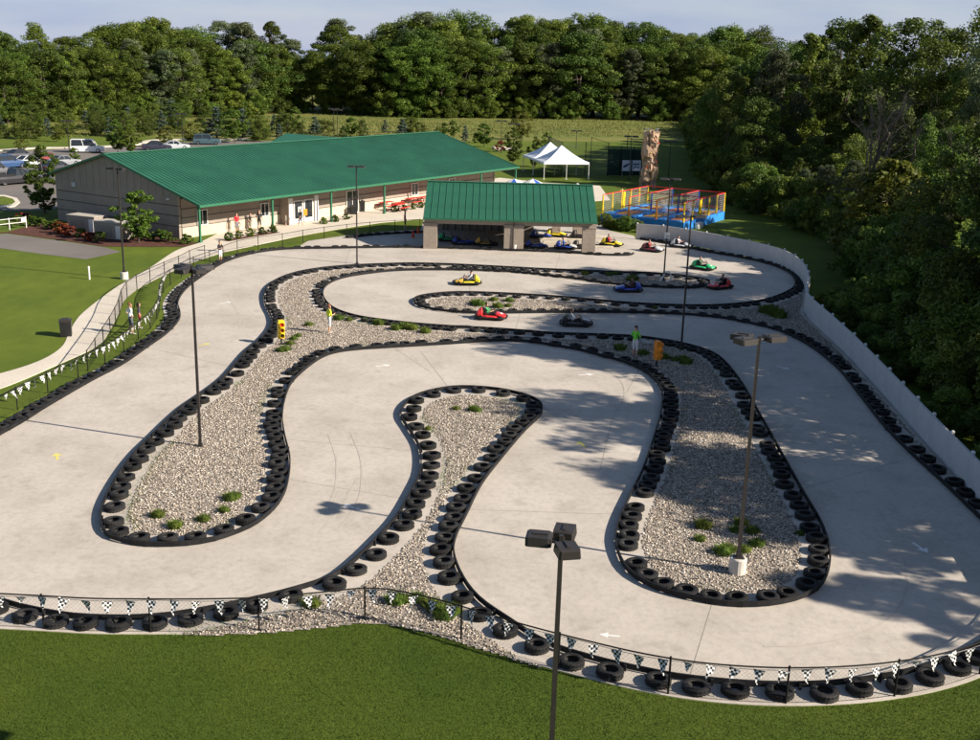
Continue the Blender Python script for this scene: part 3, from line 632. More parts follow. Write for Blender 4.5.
# gable wall of lapped courses with recessed dark joints
def gable(x, th):
    zs = [0, 1.0, 1.08, 1.9, 1.98, 2.75, 2.83, 3.4]
    mb = MB()
    for i in range(0, len(zs) - 1):
        band = i % 2 == 1; d = .03 if band else 0.0
        mb.box((x + th / 2 + (d / 2 if x < 1 else -d / 2), (PO + BKW) / 2, (zs[i] + zs[i + 1]) / 2), (th - d, BKW - PO - .002, zs[i + 1] - zs[i]), mi=1 if band else 0)
    t0 = zs[-1]
    prof = [(PO, t0), (BKW, t0), (BKW, rz_(BKW) - .12), (WR, HR - .12), (PO, rz_(PO) - .12)]
    mb.prism(prof, x, x + th, 0, axis='x')
    return mb
gable(.25, .25).build('gable_wall', [M_siding, M_band], broot); gable(BL - .9, .25).build('gable_wall', [M_siding, M_band], broot)
# vertical sheet joints on the upper gable
mb = MB()
for k in range(1, 18):
    yy = PO + k * (BKW - PO) / 18; mb.box((.235, yy, (3.42 + rz_(yy) - .2) / 2), (.03, .05, rz_(yy) - .2 - 3.42))
mb.build('wall_battens', M_siding, broot)['kind'] = 'stuff'
mb = MB(); mb.box((BL / 2 - .2, PO + .125, .46), (BL - 1.6, .25, .92), mi=0); mb.box((BL / 2 - .2, PO + .14, 2.15), (BL - 1.6, .22, 2.40), mi=1)
for z in (.95, 1.75, 2.5): mb.box((BL / 2 - .2, PO + .12, z), (BL - 1.6, .25, .06), mi=2)
M_lowwall = mat('cream_block', (0.52, 0.44, 0.34), .8, .08, 2, .1, 14)
mb.build('front_wall', [M_lowwall, M_siding, M_band], broot)
mb = MB(); mb.box((BL / 2 - .2, BKW - .13, 2.0), (BL - 1.6, .22, 4.0)); mb.build('back_wall', M_siding, broot)
# roof: deck, standing seams, ridge cap, fascia
roof = MB(); t = .1
roof.prism([(0, HE), (WR, HR), (BW, HB), (BW, HB - t), (WR, HR - t), (0, HE - t)], 0, BL, axis='x')
ro = roof.build('roof', M_greenroof, broot)
seam = MB(); nS = 110
for k in range(nS + 1):
    x = .05 + k * (BL - .1) / nS
    seam.add([(x - .02, .02, HE + .004), (x + .02, .02, HE + .004), (x + .02, WR, HR + .004), (x - .02, WR, HR + .004), (x - .015, .02, HE + .05), (x + .015, .02, HE + .05), (x + .015, WR, HR + .05), (x - .015, WR, HR + .05)], [(0, 1, 5, 4), (1, 2, 6, 5), (2, 3, 7, 6), (3, 0, 4, 7), (4, 5, 6, 7)])
seam.build('roof_seams', M_greenroof, ro)['kind'] = 'stuff'
mb = MB(); mb.box((BL / 2, WR, HR + .055), (BL + .05, .4, .05)); mb.build('ridge_cap', M_greentrim, ro)
mb = MB(); mb.box((BL / 2, -.06, HE - .05), (BL + .1, .1, .2)); mb.build('gutter', M_greentrim, broot)
for x in (-.045, BL + .045):
    mb = MB(); mb.prism([(-.1, HE - .14), (WR, HR - .14), (BW, HB - .14), (BW, HB + .06), (WR, HR + .06), (-.1, HE + .06)], x - .03, x + .03, axis='x'); mb.build('verge_trim', M_greentrim, broot)
# terrace posts
for p in [(196.2, 243.2), (265, 230.3), (325.8, 221.5), (379.6, 213.3), (428, 206), (474, 198), (516, 191)]:
    x = min(max(bl(*p), .15), BL - .2); mb = MB(); mb.box((0, 0, (HE - .12) / 2), (.16, .16, HE - .12)); mb.box((0, 0, .1), (.26, .26, .2)); mb.box((0, 0, HE - .22), (.26, .26, .12)); mb.build('terrace_post', M_greentrim, broot, (x, .25, 0))
mb = MB(); mb.box((BL / 2, .25, HE - .2), (BL - .2, .14, .16)); mb.build('terrace_beam', M_siding, broot)
mb = MB(); mb.prism([(.0, HE - .13), (PO + .2, rz_(PO + .2) - .13), (PO + .2, rz_(PO + .2) - .16), (0, HE - .16)], .3, BL - .3, axis='x'); mb.build('soffit', M_siding, broot)
def opening(x, z0, wd, hh, door=False):
    f = MB(); a = .07
    f.box((-wd / 2 - a / 2, 0, hh / 2), (a, .10, hh + 2 * a)); f.box((wd / 2 + a / 2, 0, hh / 2), (a, .10, hh + 2 * a)); f.box((0, 0, hh + a / 2), (wd, .10, a)); f.box((0, 0, -a / 2), (wd, .12, a)); f.box((0, 0, hh * .5), (.05, .08, hh))
    o = f.build('door' if door else 'window', M_white, broot, (x, PO - .05, z0)); g = MB(); g.box((0, .0, hh / 2), (wd, .03, hh)); g.build('pane', M_glass, o); return o
opening(bl(344.5, 210.5) - 1.0, .1, 1.7, 2.15, True); opening(bl(203, 238) + .8, 1.0, 1.0, 1.2); opening(bl(262, 226), 1.0, .9, 1.1); opening(33, 1.0, 1.1, 1.2); opening(40, 1.0, 1.1, 1.2)
# entrance vestibule with white pillars and glazed doors
xe = bl(296, 222); e0 = MB(); e0.box((xe, PO - .55, 1.3), (3.9, 1.1, 2.6)); e0.build('entrance_box', M_wallblk, broot)
for dx in (-1.75, 1.75):
    mb = MB(); mb.box((xe + dx, PO - 1.16, 1.25), (.5, .12, 2.5)); mb.build('pillar', M_white, broot)
for dx in (-.7, .7):
    mb = MB(); mb.box((xe + dx, PO - 1.13, 1.15), (1.25, .06, 2.1)); d = mb.build('door', M_white, broot)
    g = MB(); g.box((xe + dx, PO - 1.165, 1.3), (1.0, .02, 1.6)); g.build('pane', M_glass, d)
mb = MB(); mb.box((xe + .2, PO - 1.19, 1.0), (.5, .012, .6)); mb.build('poster', M_orange, broot); mb = MB(); mb.box((xe - .55, PO - 1.19, 1.35), (.45, .012, .5)); mb.build('poster', M_white, broot)
mb = MB(); mb.box((xe, PO - 1.2, 2.62), (4.3, .25, .14)); mb.build('canopy_strip', M_greentrim, broot)
mb = MB(); mb.lathe([(.0, 0), (.16, .02), (.16, .1), (0, .16)], 10); mb.build('wall_light', M_white, broot, (.14, 4.0, 3.25)); mb.lathe([(0, 0), (.3, .05), (.3, .1)], 10)
mb = MB(); mb.box((0, 0, 0), (.1, .5, .4)); mb.build('wall_vent', M_vinyl, broot, (.18, 16.6, 3.5))
# cross wing roof behind the ridge
mb = MB(); mb.prism([(36.5, 4.3), (40.5, 5.75), (44.5, 4.3), (44.5, 4.2), (36.5, 4.2)], BW - 3, BW + 9, axis='y')
cw = mb.build('wing_roof', M_greentrim, broot); mb = MB(); mb.box((40.5, BW + 4, 2.1), (7.6, 8.6, 4.2)); mb.build('wing_wall', M_siding, broot)

# ------------------------------------------------------------------ pit shelter
PC = Vector((-5.85, 90.91, 0)); PL, PW, PHE, PHR = 14.4, 11.73, 2.64, 5.0
pr = empty('pit_shelter', PC, 0.004, 'tan pit shelter with ribbed green roof where karts park', 'shelter')
MP = PW / 2
def colx(px): return (G(px, 250).x - PC.x)
cw_ = [(.0, 1.15), (6.72, 8.36), (13.25, 14.35)]
for (a, b) in cw_:
    for yy in (.25, PW - .9):
        mb = MB(); hh = 2.06
        mb.box(((a + b) / 2, yy + .3, hh / 2), (b - a, .6, hh)); mb.box(((a + b) / 2, yy + .3, hh + .06), (b - a + .1, .7, .12)); c = mb.build('pillar', M_wallblk, pr)
        if yy < 1:
            for k in range(10):          # block courses, each proud of the joint
                mb = MB(); mb.box(((a + b) / 2, yy - .006, .105 + k * .205), (b - a - .01, .018, .19)); mb.build('block_course', M_wallblk, c)
for yy in (.5, PW - .55): mb = MB(); mb.box((PL / 2, yy, 2.38), (PL - .1, .45, .46)); mb.build('beam', M_wallblk, pr)
for xx in (.2, PL - .2):
    mb = MB(); mb.prism([(.6, 2.5), (PW - .6, 2.5), (MP, PHR - .25)], xx - .08, xx + .08, axis='x'); mb.build('gable_end', M_siding, pr)
for (a, b) in ((1.15, 6.72), (8.36, 9.6), (11.3, 12.1)):
    mb = MB(); mb.box(((a + b) / 2, PW - .55, 1.05), (b - a - .01, .18, 2.1)); mb.build('back_wall', M_siding, pr)
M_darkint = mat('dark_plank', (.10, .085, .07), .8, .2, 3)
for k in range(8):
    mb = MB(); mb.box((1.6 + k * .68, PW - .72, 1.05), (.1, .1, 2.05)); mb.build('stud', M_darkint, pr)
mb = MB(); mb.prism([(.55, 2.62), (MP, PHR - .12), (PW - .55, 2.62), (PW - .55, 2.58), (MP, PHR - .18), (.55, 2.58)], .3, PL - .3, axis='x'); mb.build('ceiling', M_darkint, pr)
prf = MB(); prf.prism([(-.02, PHE - .02), (MP, PHR - .02), (PW + .02, PHE - .02), (PW + .02, PHE - .09), (MP, PHR - .09), (-.02, PHE - .09)], -.02, PL + .02, axis='x'); pro = prf.build('roof', M_greenroof, pr)
# each sheet of the roof is a panel with an upturned seam
n = 25; pw_ = PL / n; sm = MB()
a_ = .006
prof = [(0, 0), (0, .055), (.05, .055), (.06, .012), (pw_ - a_, .012), (pw_ - a_, 0)]
vs = []
for (y, z) in ((-.03, PHE), (MP, PHR)):
    for (x, h) in prof: vs.append((x, y, z + h))
sm.add(vs, [tuple(range(6)), tuple(range(11, 5, -1))] + [(k, 6 + k, 6 + (k + 1) % 6, (k + 1) % 6) for k in range(6)]); pmesh = sm.mesh('roof_panel', M_greenroof)
sm = MB(); vs = [(x, (PW + .03) if y < 0 else MP, z) for (x, y, z) in vs]; sm.add(vs, [tuple(range(6)), tuple(range(11, 5, -1))] + [(k, 6 + k, 6 + (k + 1) % 6, (k + 1) % 6) for k in range(6)]); pmesh2 = sm.mesh('roof_panel', M_greenroof)
for k in range(n): inst('roof_panel', pmesh, pro, (k * pw_, 0, 0)); inst('roof_panel', pmesh2, pro, (k * pw_, 0, 0))
mb = MB(); mb.box((PL / 2, MP, PHR + .05), (PL + .04, .35, .05)); mb.build('ridge_cap', M_greentrim, pro)
mb = MB(); mb.box((PL / 2, -.06, PHE - .06), (PL + .06, .08, .16)); mb.build('gutter', M_greenroof, pr)
mb = MB(); mb.bar((7.5, -.02, PHE - .1), (7.5, .2, 2.1), .05, 8); mb.bar((7.5, .2, 2.1), (7.5, .18, .3), .05, 8); mb.build('downpipe', M_band, pr)
# pale raised strips standing for sunlit concrete and the kart lane lines
M_sunstripe = mat('sunlit_stripe', (.62, .56, .46), .7, .15, 4)
for i, (px, py, L) in enumerate([(551, 240, 2.2), (573, 240.5, 2.0), (556, 243.5, 2.4), (607, 243, 1.6), (604, 248, 1.6), (600, 238, 1.2)]):
    p = G(px, py); mb = MB(); mb.box((0, 0, .09), (L, .16, .14)); mb.box((-L * .42, 0, .02), (.1, .24, .04)); mb.box((L * .42, 0, .02), (.1, .24, .04))
    tag(mb.build('sun_stripe', M_sunstripe, None, (p.x, p.y, Z0), .02), 'pale raised sunlight board lying between parked karts at the pit shelter', 'stripe', 'sunlight stripes between the pit lanes')

# ------------------------------------------------------------------ lamp posts
def lamp(px, py, h, heads, label, ped=0.0, pos=None, ground=0.0, group=None):
    p = pos or G(px, py); root = empty('lamp_post', (p.x, p.y, ground), 0, label, 'lamp post', group)
    if ped:
        mb = MB(); mb.smooth = False; mb.lathe([(.27, 0), (.27, ped - .03), (.245, ped)], 18); mb.build('concrete_base', mat('base_concrete', (.56, .52, .46), .85, .12, 3), root)
    mb = MB(); mb.box((0, 0, ped + .012), (.32, .32, .024)); mb.box((0, 0, ped + .1), (.15, .15, .16)); mb.build('base_plate', M_dark, root)
    mb = MB(); mb.bar((0, 0, ped), (0, 0, h), .075, 4 if heads[0][1] < .5 else 10, r2=.055); mb.build('pole', M_dark, root)
    for (ang, dist, *sz) in heads:
        L, W_, T = sz if sz else (.62, .50, .17)
        arm = MB(); arm.bar((.04, 0, 0), (dist + .05, 0, 0), .04, 6); a = arm.build('arm', M_dark, root, (0, 0, h - .12), ang)
        hd = MB(); x0 = dist; x1 = dist + L
        s0 = [(x0, -W_ / 2 * .8, -T / 2), (x0, W_ / 2 * .8, -T / 2), (x0, W_ / 2 * .8, T / 2 * .7), (x0, -W_ / 2 * .8, T / 2 * .7)]
        s1 = [(x0 + .06, -W_ / 2, -T / 2), (x0 + .06, W_ / 2, -T / 2), (x0 + .06, W_ / 2 * .9, T / 2), (x0 + .06, -W_ / 2 * .9, T / 2)]
        s2 = [(x1 - .05, -W_ / 2, -T / 2), (x1 - .05, W_ / 2, -T / 2), (x1 - .05, W_ / 2 * .9, T / 2), (x1 - .05, -W_ / 2 * .9, T / 2)]
        s3 = [(x1, -W_ / 2 * .85, -T / 2), (x1, W_ / 2 * .85, -T / 2), (x1, W_ / 2 * .8, T / 2 * .7), (x1, -W_ / 2 * .8, T / 2 * .7)]
        hd.loft([s0, s1, s2, s3]); hd.box((x0 + L * .45, 0, T / 2 + .012), (L * .55, .06, .024)); h_ = hd.build('lamp_head', M_dark, root, (0, 0, h - .10), ang)
        gl = MB(); gl.box((x0 + L / 2, 0, -T / 2 - .004), (L * .75, W_ * .75, .014)); gl.build('lens', M_white, h_)
    return root
big = lambda *angs: [(a, .22) for a in angs]
q = G(561.5, 535, 7.5); lamp(0, 0, 7.5, [(R(172), .16, .46, .40, .17), (R(78), .16, .46, .40, .17), (R(-78), .16, .46, .40, .17)], 'dark lamp post with three heads standing on the front lawn', 0, Vector((q.x, q.y, 0)))
lamp(200.5, 447, 7.45, big(R(35), R(145), R(250), R(310)), 'dark lamp post with clustered heads on the narrow left gravel lobe')
lamp(737, 573, 7.75, big(R(20), R(150), R(210)), 'dark lamp post on a round concrete base in the right gravel lobe', .55)
lamp(357, 264, 7.5, [(0, .12, .55, .4, .12), (math.pi, .12, .55, .4, .12)], 'dark twin-head lamp post at the far tire row near the terrace')
lamp(124.5, 279, 7.7, [(R(160), .12, .7, .4, .14), (R(-20), .12, .45, .4, .14)], 'dark lamp post on a round concrete base beside the footpath', .5)
lamp(663.5, 281, 7.55, [(0, .12, .6, .45, .10), (math.pi, .12, .6, .45, .10)], 'dark twin-head lamp post on the tip of the thin gravel strip')
lamp(681, 350, 7.6, [(R(5), .12, .7, .45, .12), (R(185), .12, .7, .45, .12)], 'dark twin-head lamp post beside the orange traffic signal')
for px, py, ty, lab in [(69, 149, 120, 'dark lamp post in the car park by the white van'), (183, 146, 113, 'dark lamp post in the car park by the parked saloon cars'), (334, 140, 108, 'dark lamp post behind the green roof ridge'), (337.5, 141, 109, 'second dark lamp post close behind the green roof ridge'),
                        (501, 153, 120, 'slim dark pole in the mown field behind the building'), (513, 160, 123, 'dark lamp post by the red car behind the building'), (629, 180, 135, 'dark lamp post behind the batting cage sign'), (668, 182, 140, 'slim dark lamp post behind the rock tower'), (576, 148, 130, 'slim pale pole standing in the mown field')]:
    p = G(px, py); h = CAM_H * (py - ty) / (py - 58 - .027 * (px - 490)); lamp(px, py, h, [(0, .15, .8, .5, .2), (math.pi, .15, .8, .5, .2)], lab)

# ------------------------------------------------------------------ trampoline court
tl, tr_, tb = G(600.5, 222.5), G(683.3, 231.6), G(710.9, 218.2)
ex = (tr_ - tl); TW = ex.length; ex.normalize(); ey = Vector((-ex.y, ex.x, 0)); TD = (tb - tr_).dot(ey); tang = math.atan2(ex.y, ex.x); DK, NH = .85, 2.75
tr = empty('trampoline_court', tl, tang, 'blue and yellow trampoline court with tall nets beside the white wall', 'trampoline')
mb = MB()
for (c, d) in (((TW / 2, .05, DK / 2), (TW, .08, DK)), ((TW / 2, TD - .05, DK / 2), (TW, .08, DK)), ((.05, TD / 2, DK / 2), (.08, TD - .2, DK)), ((TW - .05, TD / 2, DK / 2), (.08, TD - .2, DK))): mb.box(c, d)
mb.build('skirt', mat('trampoline_blue', (.03, .22, .62), .55, .12, 1.5), tr)
mb = MB(); mb.box((TW / 2, TD / 2, DK - .06), (TW - .2, TD - .2, .08)); mb.build('deck', M_blue, tr)
cx = TW / 3; cy = TD / 2
M_mesh = mat('net_mesh', (.10, .10, .11), .8, .1, 4); M_tnet = mat('trampoline_net', (.34, .30, .31), .8, .1, 4)
for i in range(3):
    for j in range(2):
        mb = MB(); mb.box((cx * (i + .5) + .3, cy * (j + .5), DK + .006), (cx * .5, cy * .7, .05)); mb.build('jumping_bed', M_orange if (i + j) % 2 == 0 else mat('ochre_bed', (.52, .30, .03), .6, .1, 3), tr)
        for dy in (-.42, .42): mb = MB(); mb.box((cx * (i + .5) + .3, cy * (j + .5) + dy * cy, DK + .03), (cx * .5, .14 * cy, .10)); mb.build('pad', M_skyblue, tr)
    mb = MB(); mb.box((cx * i + cx * .12, cy, DK + .03), (cx * .2, TD - .2, .1)); mb.build('walkway_pad', M_skyblue, tr)
posts = []
for i in range(4):
    ny = 6 if i in (0, 3) else 3
    for j in range(ny):
        y = .1 + j * (TD - .2) / (ny - 1); mb = MB(); mb.bar((0, 0, DK), (0, 0, NH), .075, 8); mb.bar((0, 0, DK), (0, 0, DK + .8), .10, 8); mb.build('net_post', M_yellow if i in (0, 3) else M_orange if j == 0 else M_blue, tr, (min(max(cx * i, .1), TW - .1), y, 0))
    x = min(max(cx * i, .1), TW - .1); mb = MB(); mb.bar((x, .1, NH), (x, TD - .1, NH), .045, 6); mb.build('top_rail', M_red, tr)
    nt_ = MB()
    for k in range(int(TD / .22)): nt_.bar((x, .1 + k * .22, DK), (x, .1 + k * .22, NH), .012, 3)
    for k in range(9): nt_.bar((x, .1, DK + .2 + k * .2), (x, TD - .1, DK + .2 + k * .2), .012, 3)
    nt_.build('net', M_tnet, tr)['kind'] = 'stuff'
for y in (cy, TD - .1):
    mb = MB(); mb.bar((.1, y, NH), (TW - .1, y, NH), .04, 6); mb.bar((.1, y, DK + .35), (TW - .1, y, DK + .35), .05, 6); mb.build('cross_rail', M_red, tr)
    nt_ = MB()
    for k in range(int(TW / .22)): nt_.bar((.1 + k * .22, y, DK), (.1 + k * .22, y, NH), .006, 3)
    nt_.build('net', M_mesh, tr)['kind'] = 'stuff'
for (xx, yy, cc) in ((.12, cy * .9, M_yellow), (TW - .12, cy * .75, M_yellow)):
    mb = MB(); mb.box((xx, yy, DK + .95), (.08, .5, 1.6)); mb.build('panel_pad', cc, tr)
for k in range(2):
    mb = MB(); mb.lathe([(.0, 0), (.28, 0), (.30, .15), (.28, .5), (.2, .55), (0, .55)], 12); p = G(697 + k * 3, 228.5 - k); tag(mb.build('pedestal', M_white, None, (p.x, p.y, 0)), 'small white drum standing on grass beside the trampoline skirt', 'drum', 'white drums beside the trampolines')

# ------------------------------------------------------------------ rock climbing tower
p = G(648, 187.5); rt = empty('climbing_tower', p, 0.3, 'tall tan artificial rock climbing tower behind the trampolines', 'climbing tower')
bm = bmesh.new(); bmesh.ops.create_cone(bm, cap_ends=True, segments=28, radius1=1.12, radius2=.98, depth=7.0); bmesh.ops.translate(bm, vec=(0, 0, 3.5), verts=bm.verts)
bmesh.ops.subdivide_edges(bm, edges=[e for e in bm.edges if abs(e.verts[0].co.z - e.verts[1].co.z) > 1], cuts=34, use_grid_fill=True)
for v in bm.verts:
    r0 = Vector((v.co.x, v.co.y, 0)); nn = noise.fractal(Vector((v.co.x * 1.1, v.co.y * 1.1, v.co.z * .55)), .9, 2.1, 5)
    nn2 = abs(noise.noise(Vector((v.co.x * 1.6 + 5, v.co.y * 1.6, v.co.z * .45))))
    if r0.length > .01: v.co += r0.normalized() * (nn * .30 - (.28 if nn2 < .07 else 0))
    if v.co.z > 6.9: v.co.z += nn * .4
me = bpy.data.meshes.new('rock_face'); bm.to_mesh(me); bm.free(); me.materials.append(layered('artificial_rock', [(1.2, (1, 1, .5), 6, [(.3, (.22, .145, .095)), (.55, (.42, .29, .20)), (.75, (.55, .42, .31))], 'MIX', 1)], .9, .5, 6))
inst('rock_face', me, rt)
holds = [(random.uniform(-3.1, 0), random.uniform(.5, 6.5), random.choice([M_red, M_blue, M_yellow])) for _ in range(26)]
for a, z, mm in holds:
    mb = MB(); mb.lathe([(.0, -.07), (.08, -.03), (.09, .03), (.0, .08)], 6); mb.build('hand_hold', mm, rt, (1.14 * math.cos(a), 1.14 * math.sin(a), z))
for k in range(5):
    mb = MB(); mb.bar((0, 0, 0), (0, 0, .5), .05, 6); mb.box((0, 0, .5), (.35, .12, .1)); mb.build('belay_arm', M_steel, rt, (.85 * math.cos(k * 1.26), .85 * math.sin(k * 1.26), 6.9), k)

# ------------------------------------------------------------------ white frame tent
M_tent = mat('tent_canvas', (.74, .76, .82), .5, .05, 2)
a = G(543.5, 179.3); b = G(590.8, 180.7); tx = (b - a); tw = tx.length; te = empty('frame_tent', a, math.atan2(tx.y, tx.x) + .25, 'white twin-peaked canopy tent standing on the mown grass', 'tent')
td = 11.5
for j in range(2):
    y0 = j * td / 2; y1 = y0 + td / 2; c = (tw / 2, (y0 + y1) / 2, 4.3); mb = MB(); N_ = 8; ez = 2.25; vs = []; fs = []
    ring = []
    for (x0_, yy0, x1_, yy1) in ((0, y0, tw, y0), (tw, y0, tw, y1), (tw, y1, 0, y1), (0, y1, 0, y0)):
        for k in range(N_): t = k / N_; ring.append((x0_ + (x1_ - x0_) * t, yy0 + (yy1 - yy0) * t))
    for lv in range(7):
        t = lv / 6; zz = ez + (c[2] - ez) * (t ** 1.18)
        for (x_, y_) in ring: vs.append((x_ + (c[0] - x_) * t, y_ + (c[1] - y_) * t, zz + (-.10 * math.sin(math.pi * t) * (1 if lv not in (0, 6) else 0))))
    n4 = len(ring)
    for lv in range(6):
        for k in range(n4): fs.append((lv * n4 + k, lv * n4 + (k + 1) % n4, (lv + 1) * n4 + (k + 1) % n4, (lv + 1) * n4 + k))
    o_ = len(vs); vs += [(x_, y_, ez - .28) for (x_, y_) in ring]; fs += [(k, o_ + k, o_ + (k + 1) % n4, (k + 1) % n4) for k in range(n4)]
    mb.add(vs, fs); mb.build('canopy', M_tent, te)
for x_ in (.05, tw / 2, tw - .05):
    for y_ in (.05, td / 2, td - .05): mb = MB(); mb.bar((x_, y_, 0), (x_, y_, 2.2), .05, 6); mb.box((x_, y_, .02), (.25, .25, .04)); mb.build('tent_leg', M_white, te)

# ------------------------------------------------------------------ patio umbrellas
def umbrella(px, py, d, cols, label, z=2.55):
    p = G(px, py, z); mb = MB(); root = empty('patio_umbrella', (p.x, p.y, .03), .3, label, 'umbrella')
    mb.bar((0, 0, 0), (0, 0, z), .03, 6); mb.lathe([(.28, 0), (.28, .06), (.06, .12)], 10); mb.build('pole', M_steel, root)
    for k in range(8):
        mb = MB(); a0, a1 = k * math.pi / 4, (k + 1) * math.pi / 4; r = d / 2; am = (a0 + a1) / 2; zt = z - .05; ze = z - .62
        P_ = [(0, 0, zt), (r * .55 * math.cos(a0), r * .55 * math.sin(a0), ze + .30), (r * math.cos(a0), r * math.sin(a0), ze), (r * .93 * math.cos(am), r * .93 * math.sin(am), ze + .03), (r * math.cos(a1), r * math.sin(a1), ze), (r * .55 * math.cos(a1), r * .55 * math.sin(a1), ze + .30)]
        P_ += [(x_, y_, z_ - .02) for (x_, y_, z_) in P_]; mb.add(P_, [(0, 1, 5), (1, 2, 3, 5), (3, 4, 5), (6, 11, 7), (7, 11, 9, 8), (9, 11, 10), (2, 8, 9, 3), (3, 9, 10, 4)]); mb.build('canopy_panel', cols[k % len(cols)], root)
        mb = MB(); mb.bar((0, 0, zt - .06), (r * .97 * math.cos(a0), r * .97 * math.sin(a0), ze - .04), .01, 4); mb.build('rib', M_steel, root)
umbrella(514.5, 178.5, 2.5, [M_white, M_white, M_blue], 'blue and white patio umbrella next to the end of the building')
umbrella(533, 178.5, 2.5, [M_blue, M_white, M_white], 'blue and white patio umbrella on the side towards the tent')
umbrella(577.5, 183, 2.0, [M_white], 'plain white patio umbrella behind the shelter roof')
umbrella(497, 181.5, 2.2, [M_white], 'plain white patio umbrella under the end of the building eave', 2.3)

# ------------------------------------------------------------------ batting cage, screen and banner
p0 = G(607, 176); p1 = G(645, 176.5); sx = (p1 - p0); sw = sx.length; sa = math.atan2(sx.y, sx.x)
bc = empty('batting_cage', p0, sa, 'dark batting cage with green windscreen behind the rock tower', 'batting cage')
mb = MB(); mb.box((sw / 2, .06, 1.9), (sw, .05, 3.6)); mb.build('windscreen', mat('green_windscreen', (.008, .030, .020), .8, .2, 1), bc)
for x_ in (-6.5, -3.2, 0, sw / 3, sw * 2 / 3, sw): mb = MB(); mb.bar((x_, 0, 0), (x_, 0, 4.6 if x_ <= 0 else 4.2), .05, 6); mb.build('cage_post', M_fence, bc)
for x_ in (-6.5, 0, sw): mb = MB(); mb.bar((x_, 11, 0), (x_, 11, 4.6), .05, 6); mb.bar((x_, 0, 4.5), (x_, 11, 4.5), .03, 6); mb.build('cage_post', M_fence, bc)
nt_ = MB()
for k in range(34): nt_.bar((-6.5 + k * .2, .0, .05), (-6.5 + k * .2, 0, 4.5), .010, 3)
for k in range(22): nt_.bar((-6.5, 0, .1 + k * .2), (0, 0, .1 + k * .2), .010, 3)
for k in range(55):
    nt_.bar((-6.5, k * .2, .05), (-6.5, k * .2, 4.5), .010, 3)
for k in range(22): nt_.bar((-6.5, 0, .1 + k * .2), (-6.5, 11, .1 + k * .2), .010, 3)
nt_.build('net', M_mesh, bc)['kind'] = 'stuff'
M_banner = mat('pale_banner', (.48, .52, .62), .6, .06, 2); M_ink = mat('navy_ink', (.03, .04, .12), .6, .1, 3)
for k, (xa, xb) in enumerate(((621.5, 630), (631.5, 640))):
    a = G(xa, 178.5); b = G(xb, 178.7); d = b - a; L = d.length; base = 1.0
    bn = empty('banner', a, math.atan2(d.y, d.x), 'pale banner with a dark slanted swoosh on the windscreen' if k == 0 else 'pale banner with dark ragged lettering next to the rock tower', 'banner')
    mb = MB(); mb.box((L / 2, 0, 1.75), (L, .04, 1.45)); mb.build('banner_sheet', M_banner, bn)
    mb = MB()
    if k == 0: mb.add([(.1 * L, -.026, 1.45), (.45 * L, -.026, 1.55), (.9 * L, -.026, 2.0), (.92 * L, -.026, 2.12), (.5 * L, -.026, 1.98), (.15 * L, -.026, 1.75)], [(0, 1, 2, 3, 4, 5)])
    else:
        for (x_, z_, w_, h_) in ((.2, 1.95, .2, .22), (.45, 1.9, .16, .3), (.7, 1.95, .2, .24), (.3, 1.55, .3, .14), (.7, 1.5, .25, .18)): mb.box((x_ * L, -.028, z_), (w_ * L, .008, h_))
    mb.build('print', M_ink, bn)
    for x_ in (.05, L - .05): mb = MB(); mb.bar((x_, .04, 0), (x_, .04, 2.5), .03, 6); mb.build('banner_post', M_steel, bn)

# ------------------------------------------------------------------ trees and shrubs
def leaf_cloud(C, Rad, per, leaf, flat=0.8, up=0.35, rs=None):
    """leaf-sized faces on the shells of many small clumps; C (k,3) centres, Rad (k,)"""
    rs = rs or rng; k = len(C); n = k * per
    d = rs.normal(0, 1, (n, 3)); d /= np.linalg.norm(d, axis=1)[:, None]
    r = np.repeat(Rad, per) * rs.uniform(.35, 1.05, n) ** .6
    P = np.repeat(C, per, 0) + d * r[:, None] * np.array([1, 1, flat])
    nrm = d * .8 + rs.normal(0, .55, (n, 3)) + np.array([0, 0, up]); nrm /= np.linalg.norm(nrm, axis=1)[:, None]
    a = np.cross(nrm, rs.normal(0, 1, (n, 3))); a /= np.linalg.norm(a, axis=1)[:, None] + 1e-9; b = np.cross(nrm, a)
    s = (leaf * rs.uniform(.6, 1.35, n))[:, None]
    V = np.stack([P + a * s, P + b * s * .55 + nrm * s * .12, P - a * s, P - b * s * .55 + nrm * s * .12], 1).reshape(-1, 3)
    tone = np.clip(np.repeat(rs.normal(.45, .14, k), per) + rs.normal(0, .17, n), 0, 1)
    return V, np.arange(4 * n).reshape(-1, 4), tone
def clumps(h, r, z0, k, shape, rs):
    C = []; Rd = []
    while len(C) < k:
        t = rs.uniform(0, 1); a = rs.uniform(0, 6.28)
        if shape == 'round': e = math.sin(math.pi * (t * .86 + .10)) ** .65
        elif shape == 'oval': e = math.sin(math.pi * (t * .9 + .06)) ** .9
        elif shape == 'cone': e = (1 - t) ** .9 + .04
        elif shape == 'vase': e = (.35 + .65 * t) * (1 if t < .85 else (1 - t) / .15 * .6 + .4)
        else: e = 1
        e *= 1 + .30 * math.sin(a * 2 + t * 4 + r) + .16 * math.sin(a * 5 + t * 9)
        rho = r * e * math.sqrt(rs.uniform(.12, 1)); C.append((math.cos(a) * rho, math.sin(a) * rho, z0 + (h - z0) * t)); Rd.append(r * rs.uniform(.13, .26))
    return np.array(C), np.array(Rd)
